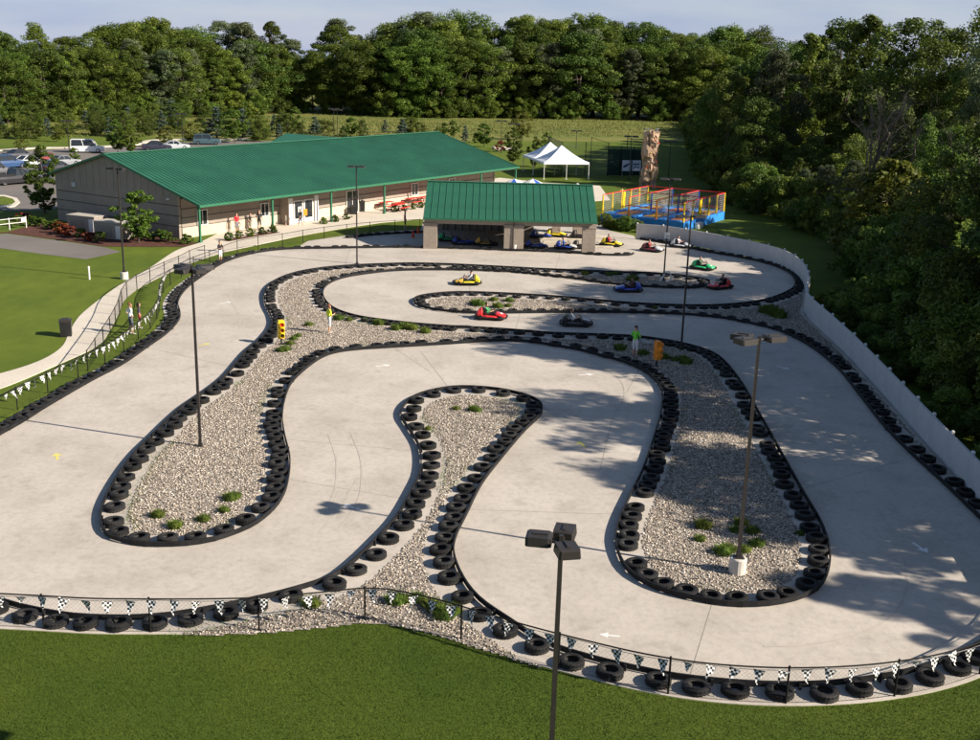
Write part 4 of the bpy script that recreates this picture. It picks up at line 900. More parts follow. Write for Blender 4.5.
def trunk_mesh(name, h, r, C, seed, nl=9, mt=None):
    rs = random.Random(seed); mb = MB(); pts = [Vector((math.sin(i * 1.3 + seed) * .035 * h * i / 6, math.cos(i * 1.7 + seed) * .03 * h * i / 6, h * .9 * i / 6)) for i in range(7)]
    mb.tube(pts, [r * (1.25 if i == 0 else 1) * (1 - .82 * i / 6) for i in range(7)], 7)
    for k in range(nl):
        i = rs.randrange(2, 6); b = pts[i]; c = Vector(C[rs.randrange(len(C))]); c.z = max(c.z, b.z + .03 * h); mid = (b + c) / 2 + Vector((0, 0, -.02 * h)); rr = r * (1 - .8 * i / 6) * .5
        mb.tube([b, mid, c], [rr, rr * .6, rr * .2], 5)
    return mb.mesh(name, mt or M_bark)
KINDS = {}
def make_kind(key, h, r, z0, k, per, leaf, shape, material, seed, trunk=.28, nl=9, flat=.8):
    rs = np.random.default_rng(seed); C, Rd = clumps(h - .06 * h, r, z0, k, shape, rs); V, F, T = leaf_cloud(C, Rd, per, leaf, flat, .35, rs)
    KINDS[key] = (trunk_mesh('trunk', h, trunk, C, seed, nl), np_mesh('crown', V, F, material, T), h)
for i, sd_ in enumerate((11, 12, 13, 14)): make_kind('broad%d' % i, 20, 5.6 + .4 * (i % 2), 2.0, 130, 200, .155, 'round', M_leaf, sd_)
for i, sd_ in enumerate((21, 22, 23)): make_kind('tall%d' % i, 23, 4.0 + .3 * i, 2.0, 130, 180, .155, 'oval', M_leaf, sd_)
for i, sd_ in enumerate((31, 32)): make_kind('dark%d' % i, 17, 5.2, 1.0, 125, 190, .15, 'round', M_leafd, sd_)
make_kind('pale0', 22, 4.6, 2.5, 130, 180, .155, 'vase', M_leafg, 26); make_kind('pale1', 21, 4.2, 2.0, 130, 180, .155, 'oval', M_leafg, 27); make_kind('spire', 21, 4.4, 1.0, 130, 180, .155, 'cone', M_leaf, 28)
for i, sd_ in enumerate((41, 42, 43)): make_kind('bush%d' % i, 4.6, 2.7, .2, 65, 150, .10, 'round', M_leaf, sd_, .10, 5)
make_kind('yellow', 9.5, 3.4, .6, 85, 110, .17, 'oval', M_leafy, 51, .16)
make_kind('young', 4.2, 1.15, .7, 70, 110, .075, 'oval', M_leafb, 61, .05, 6)
make_kind('young2', 4.4, 1.35, .7, 70, 105, .075, 'round', M_leafy, 62, .05, 6)
make_kind('column', 7.0, 1.6, .5, 95, 130, .09, 'oval', M_leaf, 63, .09, 6)
make_kind('spruce', 6.0, 1.7, .25, 90, 50, .12, 'cone', M_leafs, 71, .12, 3, .45)
make_kind('shrub', .75, .42, .08, 26, 60, .05, 'round', M_leafb, 81, .03, 3)
make_kind('topiary', .62, .36, .06, 30, 70, .04, 'round', M_leaf, 82, .03, 3)
make_kind('redshrub', .7, .45, .08, 26, 55, .05, 'round', M_leafr, 83, .03, 3)
make_kind('redtree', 2.6, 1.2, .4, 40, 50, .10, 'round', M_leafr, 84, .05, 4)
# bare grey tree: branching twigs only
def bare_tree(seed, h):
    rs = random.Random(seed); V = []; F = []; mb = MB()
    def grow(p, d, L, r, lv):
        q = p + d * L; mb.bar(p, q, r, 5 if lv < 2 else 3, r2=r * .65)
        if lv < 5:
            for _ in range(3 if lv else 9):
                dd = (d + Vector((rs.gauss(0, .45), rs.gauss(0, .45), rs.gauss(.12, .3)))).normalized(); t = rs.uniform(.45, 1); grow(p + d * L * t, dd, L * rs.uniform(.5, .78), r * .5, lv + 1)
    grow(Vector((0, 0, 0)), Vector((0.03, 0, 1)), h * .42, .2, 0)
    me = mb.mesh('branches', M_twig); a = me.attributes.new('tone', 'FLOAT', 'FACE'); a.data.foreach_set('value', np.random.default_rng(seed).uniform(0, 1, len(me.polygons)).astype(np.float32)); return me
BARE = bare_tree(5, 14)
def tree(kind, p, h, label, cat='tree', group=None, name=None, wide=1.0, rz=None):
    name = name or ('sapling' if kind.startswith('young') or kind == 'redtree' else 'spruce_tree' if kind == 'spruce' else 'bush' if kind.startswith('bush') else 'tree')
    tm, cm, hh = KINDS[kind]; s = h / hh; root = empty(name, (p[0], p[1], 0), random.uniform(0, 6.28) if rz is None else rz, label, cat, group); sc = (s * wide, s * wide, s)
    inst('trunk', tm, root, sc=sc); inst('crown', cm, root, sc=sc); return root
def horizon(px): return 58 + .027 * (px - 490)
def tree_px(kind, px, base, top, label, **k):
    k.setdefault('wide', random.uniform(1.1, 1.6)); return tree(kind, G(px, base), CAM_H * (base - top) / (base - horizon(px)) * 1.08, label, **k)

# the wood behind the field
random.seed(21)
edge = catmull([G(*p) for p in [(-140, 129), (-60, 126), (0, 125), (100, 119), (200, 117), (300, 112.5), (400, 117), (500, 118), (600, 119.5), (660, 121), (700, 122), (760, 124)]], step=5.2)
en = normals2(edge, False)
TOPS = [(-100, 24), (0, 24), (43, 20), (67, 29), (128, 23), (158, 16), (185, 25), (215, 27), (232, 13), (262, 11), (280, 24), (303, 29), (311, 27), (336, 13), (364, 21), (396, 23), (414, 14), (450, 9), (479, 18), (504, 20), (529, 14), (550, 11), (579, 4), (604, 9), (621, 16), (646, 21), (657, 26), (685, 23), (709, 21), (734, 26), (761, 26), (779, 33), (803, 28), (820, 17), (834, 13), (866, 10), (883, 13), (904, 23), (918, 14), (931, 2), (960, -8), (1100, -10)]
def skyline(px): return float(np.interp(px, [a for a, _ in TOPS], [b for _, b in TOPS]))
KF = ['broad0', 'broad1', 'broad2', 'broad3', 'tall0', 'tall1', 'tall2', 'pale0', 'pale1', 'dark0', 'spire']
LABF = {'b': 'broad green tree in the wood behind the meadow', 't': 'tall narrow green tree in the wood behind the meadow', 'd': 'dark green tree in the wood behind the meadow', 'p': 'pale grey-green tree in the wood behind the meadow', 's': 'pointed green tree in the wood behind the meadow'}
for row in range(4):
    for i in range(0, len(edge)):
        if row in (1, 2) and (i + row) % 2: continue
        jx = random.gauss(0, 1.3); off = row * 7.5 + random.uniform(-1.5, 1.5) + 1.5
        p = edge[i] + en[i] * off; p = (p[0] + jx, p[1]); x, y, d = proj((p[0], p[1], 0))
        if not -60 < x < 790: continue
        want = skyline(x) + random.uniform(-1, 5); full = CAM_H + (horizon(x) - want) * d / FPX
        h = full * (.76 + .08 * row if row < 3 else 1.0) * random.uniform(.93, 1.05); h = min(h, full + .5)
        kd = random.choice(KF if row < 2 else KF[:9]); wd = random.uniform(1.2, 1.55); tree(kd, p, h, LABF[kd[0]], group='trees of the wood behind the meadow', wide=wd)
for i in range(len(edge)):
    for k in range(2):
        p = edge[i] - en[i] * random.uniform(-1.5, 3.0) + np.array([random.gauss(0, 1.5), 0]); x, y, d = proj((p[0], p[1], 0))
        if -40 < x < 700 and random.random() < .78: tree('bush%d' % random.randrange(3), p, random.uniform(2.5, 6.5), 'low bush at the foot of the wood behind the meadow', 'bush', 'bushes along the far wood', 'bush')

# the wood beyond the white wall, on the right
REDGE_PX = [(686, 124), (692, 140), (697, 158), (702, 178), (724, 203), (772, 222), (815, 238), (842, 262), (858, 290), (893, 330), (938, 385), (985, 437)]
redge = [tuple(G(*p)[:2]) for p in REDGE_PX] + [(21.5, 30), (23, 22), (25, 14)]
redge = catmull([Vector((a, b)) for a, b in redge], step=1.0)
RP = np.vstack([redge, [(60, 14), (95, 80), (150, 200), (150, 300), (60, 300)]])
pts = []
tries = 0
while tries < 9000:
    tries += 1; yy = 14 + 250 * random.random() ** 1.5; e = redge[np.argmin(np.abs(redge[:, 1] - yy))][0]; xx = e + 1.5 + 46 * random.random() ** 1.3
    dd = math.hypot(xx, yy); gap = 4.6 if yy < 62 else 5.0 + dd / 70
    if any((xx - a) ** 2 + (yy - b) ** 2 < gap * gap for a, b in pts): continue
    if not inside(RP, np.array([[xx, yy]]))[0]: continue
    pts.append((xx, yy))
for q_ in resample(redge[redge[:, 1] > 108], 5.0):
    for off in (3, 9):
        xx, yy = q_[0] + off + random.uniform(-1, 1), q_[1] + random.uniform(-1.5, 1.5)
        if all((xx - a) ** 2 + (yy - b) ** 2 > 22 for a, b in pts): pts.append((xx, yy))
LABR = {'b': 'broad green tree in the wood beyond the white wall', 't': 'tall narrow green tree in the wood beyond the white wall', 'd': 'dark green tree in the wood beyond the white wall', 'p': 'pale grey-green tree in the wood beyond the white wall', 's': 'pointed green tree in the wood beyond the white wall'}
nR = 0
for xx, yy, h in [(23, 5, 12), (27, 9, 14), (31, 3, 15), (35, 11, 16), (26, 13, 11), (40, 6, 18), (33, 16, 13), (44, 13, 17)]: tree(random.choice(['broad0', 'broad1', 'tall0']), (xx, yy), h, 'green tree at the near end of the right-hand wood', group='trees at the near end of the wood')
SH_S, SH_U = [20, 26.3, 29, 31.5, 34, 38, 43, 47.5, 52, 60.9, 66, 70, 200], [3, -1, -4, 1, -6, -14, -18, -22, -23, -19, -17, -18, -60]   # how far the wood's shade reaches over the track
for (xx, yy) in pts:
    dE = np.min(np.hypot(redge[:, 0] - xx, redge[:, 1] - yy)); x, y, d = proj((xx, yy, 0))
    if x > 1500 and yy > 70: continue
    full = CAM_H + (horizon(x) - skyline(min(max(x, 690), 1000)) - random.uniform(-3, 8)) * d / FPX if x < 905 else random.uniform(18, 24)
    if yy < 48: full = random.uniform(12, 18.5) if xx * .309 + yy * .951 > 31 else random.uniform(8, 13)
    h = min(full, 24) * min(1, .58 + .08 * dE)
    if x > 1000 and random.random() < (.30 if xx * .309 + yy * .951 < 32 else .27 if xx * .309 + yy * .951 < 66 else .35): continue
    sc_ = xx * .309 + yy * .951; uu = xx * .951 - yy * .309     # tree heights capped so low sun reaches the hairpin and trampolines
    h = min(h, max(3.0, (uu - float(np.interp(sc_, SH_S, SH_U))) * .554))
    if sc_ > 66 and not (x > 830 and random.random() < .33): h = min(h, max(3.2, 3.0 + .56 * (uu - float(np.interp(sc_, [66, 70, 80, 90, 97, 106, 121, 135, 150], [-1, -1.7, -4.5, -1.8, .1, -9.3, -9.8, -14, -40])))))
    if (yy > 75 and dE > 24 and x > 1010) or (yy > 150 and dE > 22): continue
    kd = random.choice(['broad0', 'broad1', 'broad2', 'broad3', 'tall0', 'tall1', 'dark0', 'dark1', 'pale0', 'pale1', 'spire']); tree(kd, (xx, yy), h, LABR[kd[0]], group='trees of the wood beyond the white wall', wide=random.uniform(.95, 1.2)); nR += 1
for i in range(0, len(redge), 3):
    if redge[i][1] < 32: continue
    for k in range(2):
        p = (redge[i][0] + random.uniform(.6, 4.5), redge[i][1] + random.gauss(0, 1)); x, y, d = proj((p[0], p[1], 0))
        if x < 1040: tree('bush%d' % random.randrange(3), p, random.uniform(2.2, 5.5), 'low bush at the edge of the wood beyond the white wall', 'bush', 'bushes beyond the white wall', 'bush')
for q_ in resample(WALL[WALL[:, 1] < G(806, 300).y], 1.25):
    if q_[1] < 30: continue
    p = (q_[0] + random.uniform(1.6, 5.0), q_[1] + random.uniform(-.5, 2.0)); tree(random.choice(['bush0', 'bush1', 'bush2']), p, random.uniform(1.0, 2.6), 'leafy bush crowding the far side of the white wall', 'bush', 'bushes crowding the white wall', 'bush', 1.2)
tree('yellow', G(880, 268), 9.0, 'yellow-green leafy tree at the wood edge behind the white wall', rz=1.0, wide=1.25)
tree('yellow', G(905, 262), 7.5, 'smaller yellow-green tree beside a taller yellow-green one', rz=2.0, wide=1.1)
for px, py, h, lb in ((862, 238, 15.5, 'bare grey twiggy tree standing out against dark woods'), (930, 250, 12.5, 'smaller bare grey twiggy tree among the dark trees')):
    p = G(px, py); r_ = empty('bare_tree', (p.x, p.y, 0), 1.0, lb, 'tree'); inst('branches', BARE, r_, sc=h / 14)

q = []
while len(q) < 46000:
    px, py = random.uniform(-20, 715), random.uniform(108, 137); g_ = G(px, py); k_ = noise.noise(Vector((g_.x * .02, g_.y * .05, 1)))
    if k_ + random.uniform(-.5, .5) > -.15: q.append((g_.x, g_.y))
q = np.array(q); nq = len(q); h_ = rng.uniform(.12, .42, nq); an = rng.uniform(0, 6.28, nq); V = np.zeros((nq, 3, 3)); ww = rng.uniform(.05, .12, nq)
V[:, 0, 0] = q[:, 0] - np.cos(an) * ww; V[:, 0, 1] = q[:, 1] - np.sin(an) * ww; V[:, 1, 0] = q[:, 0] + np.cos(an) * ww; V[:, 1, 1] = q[:, 1] + np.sin(an) * ww
V[:, 2, :2] = q + rng.normal(0, .15, (nq, 2)); V[:, 2, 2] = h_
M_hay = attr_mat('meadow_blade', [(0, (0.06, 0.10, 0.018)), (0.5, (0.12, 0.15, 0.032)), (1, (0.23, 0.20, 0.07))], 0.8, 0.25)
tag(inst('meadow_grass', np_mesh('meadow_grass', V.reshape(-1, 3), np.arange(3 * nq).reshape(-1, 3), M_hay, np.clip(rng.uniform(0, 1, nq) * .7 + .3 * np.array([noise.noise(Vector((a_ * .03, b_ * .08, 9))) for a_, b_ in q]) + .2, 0, 1))), 'tall dry meadow grass in front of the far wood', 'grass', None, 'stuff')
# young trees, spruces and bushes round the car park and field
for a in [('young2', 22, 152, 139, 'small young tree on the verge by the parked cars'), ('young2', 57, 142, 126, 'young tree beside the car park lamp post'), ('column', 45, 213, 146, 'slender tall tree at the back corner of the brown building'), ('young', 118, 154, 121, 'pale columnar tree behind the white van'), ('young', 131, 155, 127, 'bright green young tree next to the pale columnar one'),
          ('young2', 167, 148, 126, 'blossoming young tree by the dark parked car'), ('young2', 191, 144, 122, 'blossoming young tree by the blue parked car'), ('spruce', 217, 138, 107, 'blue spruce behind the car park'), ('young', 235, 143, 110, 'leafy young tree right of the blue spruce'), ('column', 252, 137, 105, 'brownish upright young tree at the meadow edge'), ('young', 262, 139, 118, 'bushy young tree behind the green wing roof'), ('young', 296, 132, 108, 'slim young tree standing alone in the meadow'),
          ('bush0', 324, 134, 121, 'round green bush in the meadow behind the roof'), ('young', 351, 137, 118, 'young tree behind the roof beside twin lamp posts'), ('spruce', 385, 133, 120, 'small spruce behind the roof ridge'), ('bush1', 411, 133, 117, 'wide dark bush behind the roof ridge'), ('young', 444, 136, 123, 'thin young tree past the end of the ridge'), ('young', 453, 138, 121, 'upright young tree past the end of the ridge'), ('spruce', 465, 142, 126, 'small dark spruce past the end of the ridge'), ('bush2', 476, 143, 137, 'low round bush past the end of the ridge'), ('young', 484, 147, 124, 'light green sapling on the mown field'),
          ('column', 513, 163, 128, 'sapling next to a dark lamp post behind the building'), ('young2', 522, 140, 113, 'pale sapling near the far edge of the mown field'), ('column', 535, 167, 137, 'small dark tree left of the white tent'), ('column', 546, 153, 132, 'small conical tree behind the white tent'), ('young', 139, 243, 191, 'young bright green tree against the gable wall'), ('redtree', 500, 152, 141, 'dark red leafed small tree by pale rocks'), ('young', 74, 165, 148, 'young tree standing between parked cars'), ('bush0', 30, 139, 122, 'small evergreen at the far side of the car park')]:
    tree_px(*a)
for k, (px, base, hgt) in enumerate([(4, 133, 20), (16, 131, 18), (38, 131, 24), (88, 129, 22), (100, 131, 20), (112, 131, 26), (126, 130, 23), (140, 131, 28), (152, 131, 25), (168, 129, 22), (176, 131, 26), (240, 133, 22), (272, 131, 17), (284, 133, 20), (10, 137, 17), (46, 136, 18), (70, 133, 20), (96, 137, 18), (106, 138, 22), (122, 136, 24), (146, 138, 22), (160, 136, 20), (204, 135, 22), (226, 137, 24), (246, 139, 26), (258, 140, 24), (268, 139, 20), (278, 140, 18), (290, 139, 22), (306, 138, 16), (316, 137, 18), (340, 138, 14), (366, 137, 15), (398, 136, 14), (424, 135, 14), (434, 137, 12)]):
    px += random.uniform(-5, 5); base += random.uniform(-2, 2); hgt *= random.uniform(.75, 1.35); tree_px('dark%d' % (k % 2) if k % 3 else 'spruce', px, base, base - hgt, 'small evergreen in the row behind the car park' if k % 3 == 0 else 'small dark leafy tree in the row behind the car park', group='small trees behind the car park')
for k in range(6):
    p = G(495 + k * 4, 149.5 + (k % 2) * 1.6); mb = MB(); mb.lathe([(.35, 0), (.55, .2), (.45, .5), (.15, .62)], 7); o = mb.build('boulder', mat('pale_rock', (.42, .37, .31), .9, .2, 2, .4), None, (p.x, p.y, 0), k * 1.1); o.scale = (1.2 + .2 * (k % 3), 1, .9); tag(o, 'pale boulder heaped by the dark red small tree', 'boulder', 'pale boulders behind the building')

# shrubs in the planting bed, round topiary along the terrace
for k, (px, py, kd, lb) in enumerate([(32, 224, 'shrub', 'g'), (36, 226, 'shrub', 'g'), (41, 227, 'shrub', 'g'), (49, 229, 'shrub', 'g'), (58, 230, 'shrub', 'g'), (61, 234, 'redshrub', 'r'), (68, 236, 'redshrub', 'r'), (80, 237, 'shrub', 'g'), (90, 241, 'redshrub', 'r'), (99, 242, 'shrub', 'g'), (135, 239, 'shrub', 'g'), (148, 241, 'shrub', 'g'), (161, 241, 'shrub', 'g'), (165, 242, 'shrub', 'g'), (171, 242, 'shrub', 'g'), (186, 244, 'topiary', 't'), (24, 222, 'redshrub', 'r'), (20, 226, 'shrub', 'g')]):
    L = {'g': 'green rounded shrub in the mulch bed along the gable wall', 'r': 'rust red shrub in the mulch bed along the gable wall', 't': 'small clipped shrub at the corner of the terrace'}[lb]
    tree(kd, G(px, py), random.uniform(.7, 1.05), L, 'shrub', None if lb == 't' else ('green shrubs in the mulch bed' if lb == 'g' else 'red shrubs in the mulch bed'), 'shrub', 1.2)
strip_px = [(226, 241.5), (250, 237), (278, 232.5)]; sp = resample(np.array([tuple(G(*p)[:2]) for p in strip_px]), .8); spo = offset(sp, 1, .35); spi = offset(sp, -1, .35)
sheet('planting_strip', [tuple(p) for p in spi] + [tuple(p) for p in spo[::-1]], .05, M_mulch)
for px, py in [(228.5, 240.6), (238.5, 238.6), (250.5, 236.3), (262, 234.2), (273, 232.6), (323.5, 224.2), (335, 222), (346.5, 219.8), (395, 212.3), (404, 211), (413.5, 209.5), (421, 208)]:
    tree('topiary', G(px, py), random.uniform(.6, .75), 'small round clipped shrub along the terrace edge', 'shrub', 'round shrubs along the terrace', 'shrub', 1.05)
for k, px in enumerate((605, 609, 613, 617, 622, 628, 640)):
    tree('bush%d' % (k % 3), G(px, 228 + (px - 605) * .13), random.uniform(.9, 1.5), 'small leafy bush planted below the trampoline skirt', 'bush', 'bushes below the trampolines', 'bush')

# grass tufts on the gravel
def tuft_mesh(seed, n=700):
    rs = np.random.default_rng(seed); a = rs.uniform(0, 6.28, n); r0 = .24 * np.sqrt(rs.uniform(0, 1, n)); h = rs.uniform(.12, .42, n) * (1.15 - r0 * 1.6); le = rs.uniform(.0, .22, n); wd = .006; a2 = rs.uniform(0, 6.28, n)
    b = np.c_[np.cos(a) * r0, np.sin(a) * r0, np.zeros(n)]; dr = np.c_[np.cos(a2), np.sin(a2), np.zeros(n)]; sd_ = np.c_[-np.sin(a), np.cos(a), np.zeros(n)] * wd
    mid = b + dr * (le * .45)[:, None] + np.c_[np.zeros(n), np.zeros(n), h * .75]; tip = b + dr * le[:, None] + np.c_[np.zeros(n), np.zeros(n), h]
    V = np.stack([b - sd_, b + sd_, mid + sd_ * .8, tip, mid - sd_ * .8], 1).reshape(-1, 3)
    return np_mesh('grass_tuft', V, np.arange(5 * n).reshape(-1, 5), M_tuft, rs.uniform(0, 1, n))
TUFT = [tuft_mesh(s) for s in (1, 2, 3)]
TL = {'l': ('green grass tuft in gravel of the left lobe', 'tufts in the left lobe'), 'r': ('green grass tuft in gravel round the based lamp post', 'tufts in the right lobe'), 's': ('green grass tuft near the yellow-shirted marshal and signal', 'tufts by the yellow signal'), 'm': ('green grass tuft in the gravel band behind the inner bend', 'tufts in the middle gravel band'), 'b': ('green grass tuft in the wedge of gravel between the back straights', 'tufts in the back wedge'), 'k': ('green grass tuft in the keyhole gravel', 'tufts in the keyhole'), 'f': ('green grass tuft by the front fence gate post', 'tufts by the front fence'), 't': ('green grass tuft on the thin gravel strip of the far straight', 'tufts on the thin strip'), 'w': ('bushy green tuft in the gravel corner by the white wall', 'tufts by the white wall')}
for key, lst in {'l': [(158, 517, 1), (175, 528, 1.05), (204, 521, .9), (224, 512, .8), (231, 500, 1.1), (236, 498, .8)], 'r': [(703, 528, 1.2), (700, 541, .8), (723, 554, 1.2), (728, 551, 1.0), (741, 525, 1), (752, 533, 1), (757, 546, 1), (744, 552, .9), (735, 532, .8), (800, 535, .6)],
                 's': [(285, 351, 1.2), (281, 352, 1), (290, 345, 1), (294, 340, .9), (298, 337, .8), (309, 326, 1.0)], 'm': [(339, 320, 1.3), (366, 322, .9), (379, 325, 1.4), (396, 330, 1.3), (406, 329, 1.5), (412, 330, 1.4), (425, 333, 1.3), (349, 321, .9), (620, 350, 1.4), (643, 355, 1.2), (664, 359, 1.3), (675, 361, 1), (686, 364, 1.4), (684, 360, 1)],
                 'b': [(479, 306, 1.7), (475, 304, 1.2), (494, 301, 1.1), (498, 308, 1.4), (509, 302, 1.2), (508, 307, .9), (655, 309, .8)], 'k': [(474, 411, 1.0), (477, 412, .8), (456, 410, .7), (428, 430, .6)], 'f': [(396, 603, 1.2), (417, 601, 1.0), (437, 611, 1.3), (445, 617, 1.4), (453, 613, 1), (428, 606, .9), (312, 606, 1.1), (405, 602, .8)],
                 't': [(585, 275, 1.2), (609, 276, 1.1), (632, 281, 1.8), (615, 275, 1)], 'w': [(766, 313, 2.0), (775, 316, 2.2), (780, 318, 1.8), (771, 310, 1.5)]}.items():
    for (px, py, s) in lst:
        p = G(px, py); o = inst('grass_tuft', random.choice(TUFT), None, (p.x, p.y, Z0), random.uniform(0, 6.28), (s * .95, s * .95, s * .72)); tag(o, TL[key][0], 'grass tuft', TL[key][1])
# weeds along the gravel margins
wv = []
for A, side, cl in (ROWS['island'], ROWS['front']):
    W = resample(offset(A, side, 1.0, cl), .5)
    for p in W:
        if noise.noise(Vector((p[0] * .22, p[1] * .22, 3))) > .10 and p[1] < 66: wv += [(p[0] + random.gauss(0, .14), p[1] + random.gauss(0, .18)) for _ in range(34)]
for p in LFENCE[LFENCE[:, 1] < 60][::1]: wv += [(p[0] + random.gauss(0, .3), p[1] + random.gauss(0, .3)) for _ in range(10)]
blades('weeds', np.array(wv), .05, .18, M_tuft, 'thin weeds sprouting along the gravel margins')

# ------------------------------------------------------------------ people: one skinned surface each, clothes as colour regions
def body_mesh(name, J, E, rad, regions):
    """J joints, E edges, rad per joint, regions: edge -> material index"""
    keys = list(J); idx = {k: i for i, k in enumerate(keys)}
    me = bpy.data.meshes.new(name + '_src'); me.from_pydata([J[k] for k in keys], [(idx[a], idx[b]) for a, b in E], [])
    ob = bpy.data.objects.new(name + '_src', me); COL.objects.link(ob); md = ob.modifiers.new('Skin', 'SKIN'); md.use_smooth_shade = True; md.branch_smoothing = .3
    sv = me.skin_vertices[0].data
    for k in keys: sv[idx[k]].radius = rad[k] if isinstance(rad[k], tuple) else (rad[k], rad[k]); sv[idx[k]].use_root = (k == 'pelvis')
    sb = ob.modifiers.new('Sub', 'SUBSURF'); sb.levels = 1; sb.render_levels = 1
    dg = bpy.context.evaluated_depsgraph_get(); ev = ob.evaluated_get(dg); out = bpy.data.meshes.new_from_object(ev); out.name = name
    bpy.data.objects.remove(ob); bpy.data.meshes.remove(me)
    A = np.array([J[a] for a, b in E]); B = np.array([J[b] for a, b in E]); rr = np.array([(np.mean(rad[a]) + np.mean(rad[b])) / 2 for a, b in E]); reg = np.array(regions); mi = []
    for p in out.polygons:
        c = np.array(p.center); t = np.clip(((c - A) * (B - A)).sum(1) / (((B - A) ** 2).sum(1) + 1e-9), 0, 1); d = np.linalg.norm(A + (B - A) * t[:, None] - c, axis=1) / rr; mi.append(int(reg[np.argmin(d)]))
    out.materials.clear()
    for k in range(4): out.materials.append(M_skin)
    out.polygons.foreach_set('material_index', mi); out.polygons.foreach_set('use_smooth', [True] * len(mi)); return out
def skeleton(pose):
    J = dict(pose); E = []; reg = []; rad = {}
    def e(a, b, r): E.append((a, b)); reg.append(r)
    base = {'pelvis': .125, 'spine': .115, 'chest': .13, 'neck': .055, 'jaw': .07, 'head': .095, 'crown': .07, 'nose': .017}
    for k, v in base.items(): rad[k] = v
    e('pelvis', 'spine', 1); e('spine', 'chest', 1); e('chest', 'neck', 0); e('neck', 'jaw', 0); e('jaw', 'head', 0); e('head', 'crown', 0); e('jaw', 'nose', 0)
    for s in 'lr':
        rad.update({s + 'sh': .065, s + 'el': .045, s + 'wr': .032, s + 'ha': .036, s + 'hip': .098, s + 'kn': .062, s + 'an': .042, s + 'ba': .045, s + 'to': .032})
        e('chest', s + 'sh', 1); e(s + 'sh', s + 'el', 1); e(s + 'el', s + 'wr', 0); e(s + 'wr', s + 'ha', 0); e('pelvis', s + 'hip', 2); e(s + 'hip', s + 'kn', 2); e(s + 'kn', s + 'an', 0); e(s + 'an', s + 'ba', 3); e(s + 'ba', s + 'to', 3)
        w_ = Vector(J[s + 'wr']); h_ = Vector(J[s + 'ha']); d = (h_ - w_).normalized(); u = d.orthogonal().normalized(); v = d.cross(u)
        for f, (off, L) in enumerate(((-.027, .070), (-.009, .085), (.009, .078), (.026, .060))):
            k1, k2 = s + 'f%da' % f, s + 'f%db' % f; J[k1] = tuple(h_ + u * off + d * L * .55); J[k2] = tuple(h_ + u * off * 1.1 + d * L + v * .022); rad[k1] = .009; rad[k2] = .008; e(s + 'ha', k1, 0); e(k1, k2, 0)
        J[s + 'tha'] = tuple(w_ + (h_ - w_) * .4 - u * .05); J[s + 'thb'] = tuple(h_ - u * .062 + d * .02 + v * .01); rad[s + 'tha'] = .012; rad[s + 'thb'] = .009; e(s + 'ha', s + 'tha', 0); e(s + 'tha', s + 'thb', 0)
    return J, E, rad, reg
def standing(arms='down', stride=0.0):
    J = {'pelvis': (0, 0, .96), 'spine': (0, -.01, 1.15), 'chest': (0, 0, 1.33), 'neck': (0, .0, 1.50), 'jaw': (0, .02, 1.57), 'head': (0, .01, 1.65), 'crown': (0, .0, 1.72), 'nose': (0, .115, 1.605)}
    for s, x in (('l', -1), ('r', 1)):
        st = stride * x
        J[s + 'sh'] = (x * .18, 0, 1.41); J[s + 'hip'] = (x * .095, 0, .90); J[s + 'kn'] = (x * .105, .03 + st * .5, .50); J[s + 'an'] = (x * .11, -.03 + st, .09); J[s + 'ba'] = (x * .12, .09 + st, .045); J[s + 'to'] = (x * .125, .17 + st, .036)
        if arms == 'down' or (arms == 'phone' and s == 'l'): J[s + 'el'] = (x * .25, -.03 - st * .3, 1.14); J[s + 'wr'] = (x * .27, .06 - st * .6, .91); J[s + 'ha'] = (x * .27, .09 - st * .6, .83)
        elif arms in ('front', 'phone'): J[s + 'el'] = (x * .26, .02, 1.14); J[s + 'wr'] = (x * .14, .24, 1.16); J[s + 'ha'] = (x * .08, .30, 1.19)
        elif arms == 'hip': J[s + 'el'] = (x * .36, -.08, 1.17); J[s + 'wr'] = (x * .20, .04, 1.02); J[s + 'ha'] = (x * .15, .07, .99)
    return J
def seated():
    J = {'pelvis': (0, -.22, .30), 'spine': (0, -.27, .47), 'chest': (0, -.30, .64), 'neck': (0, -.30, .80), 'jaw': (0, -.27, .87), 'head': (0, -.28, .95), 'crown': (0, -.29, 1.02), 'nose': (0, -.175, .905)}
    for s, x in (('l', -1), ('r', 1)):
        J[s + 'sh'] = (x * .18, -.30, .71); J[s + 'el'] = (x * .25, -.08, .52); J[s + 'wr'] = (x * .15, .14, .58); J[s + 'ha'] = (x * .12, .20, .60); J[s + 'hip'] = (x * .10, -.16, .27); J[s + 'kn'] = (x * .17, .24, .43); J[s + 'an'] = (x * .15, .55, .22); J[s + 'ba'] = (x * .15, .64, .25); J[s + 'to'] = (x * .15, .66, .31)
    return J
BODIES = {k: body_mesh('body', *skeleton(J)) for k, J in {'stand': standing(), 'walk': standing('down', .19), 'front': standing('front'), 'hip': standing('hip', .05), 'phone': standing('phone', -.08), 'sit': seated()}.items()}
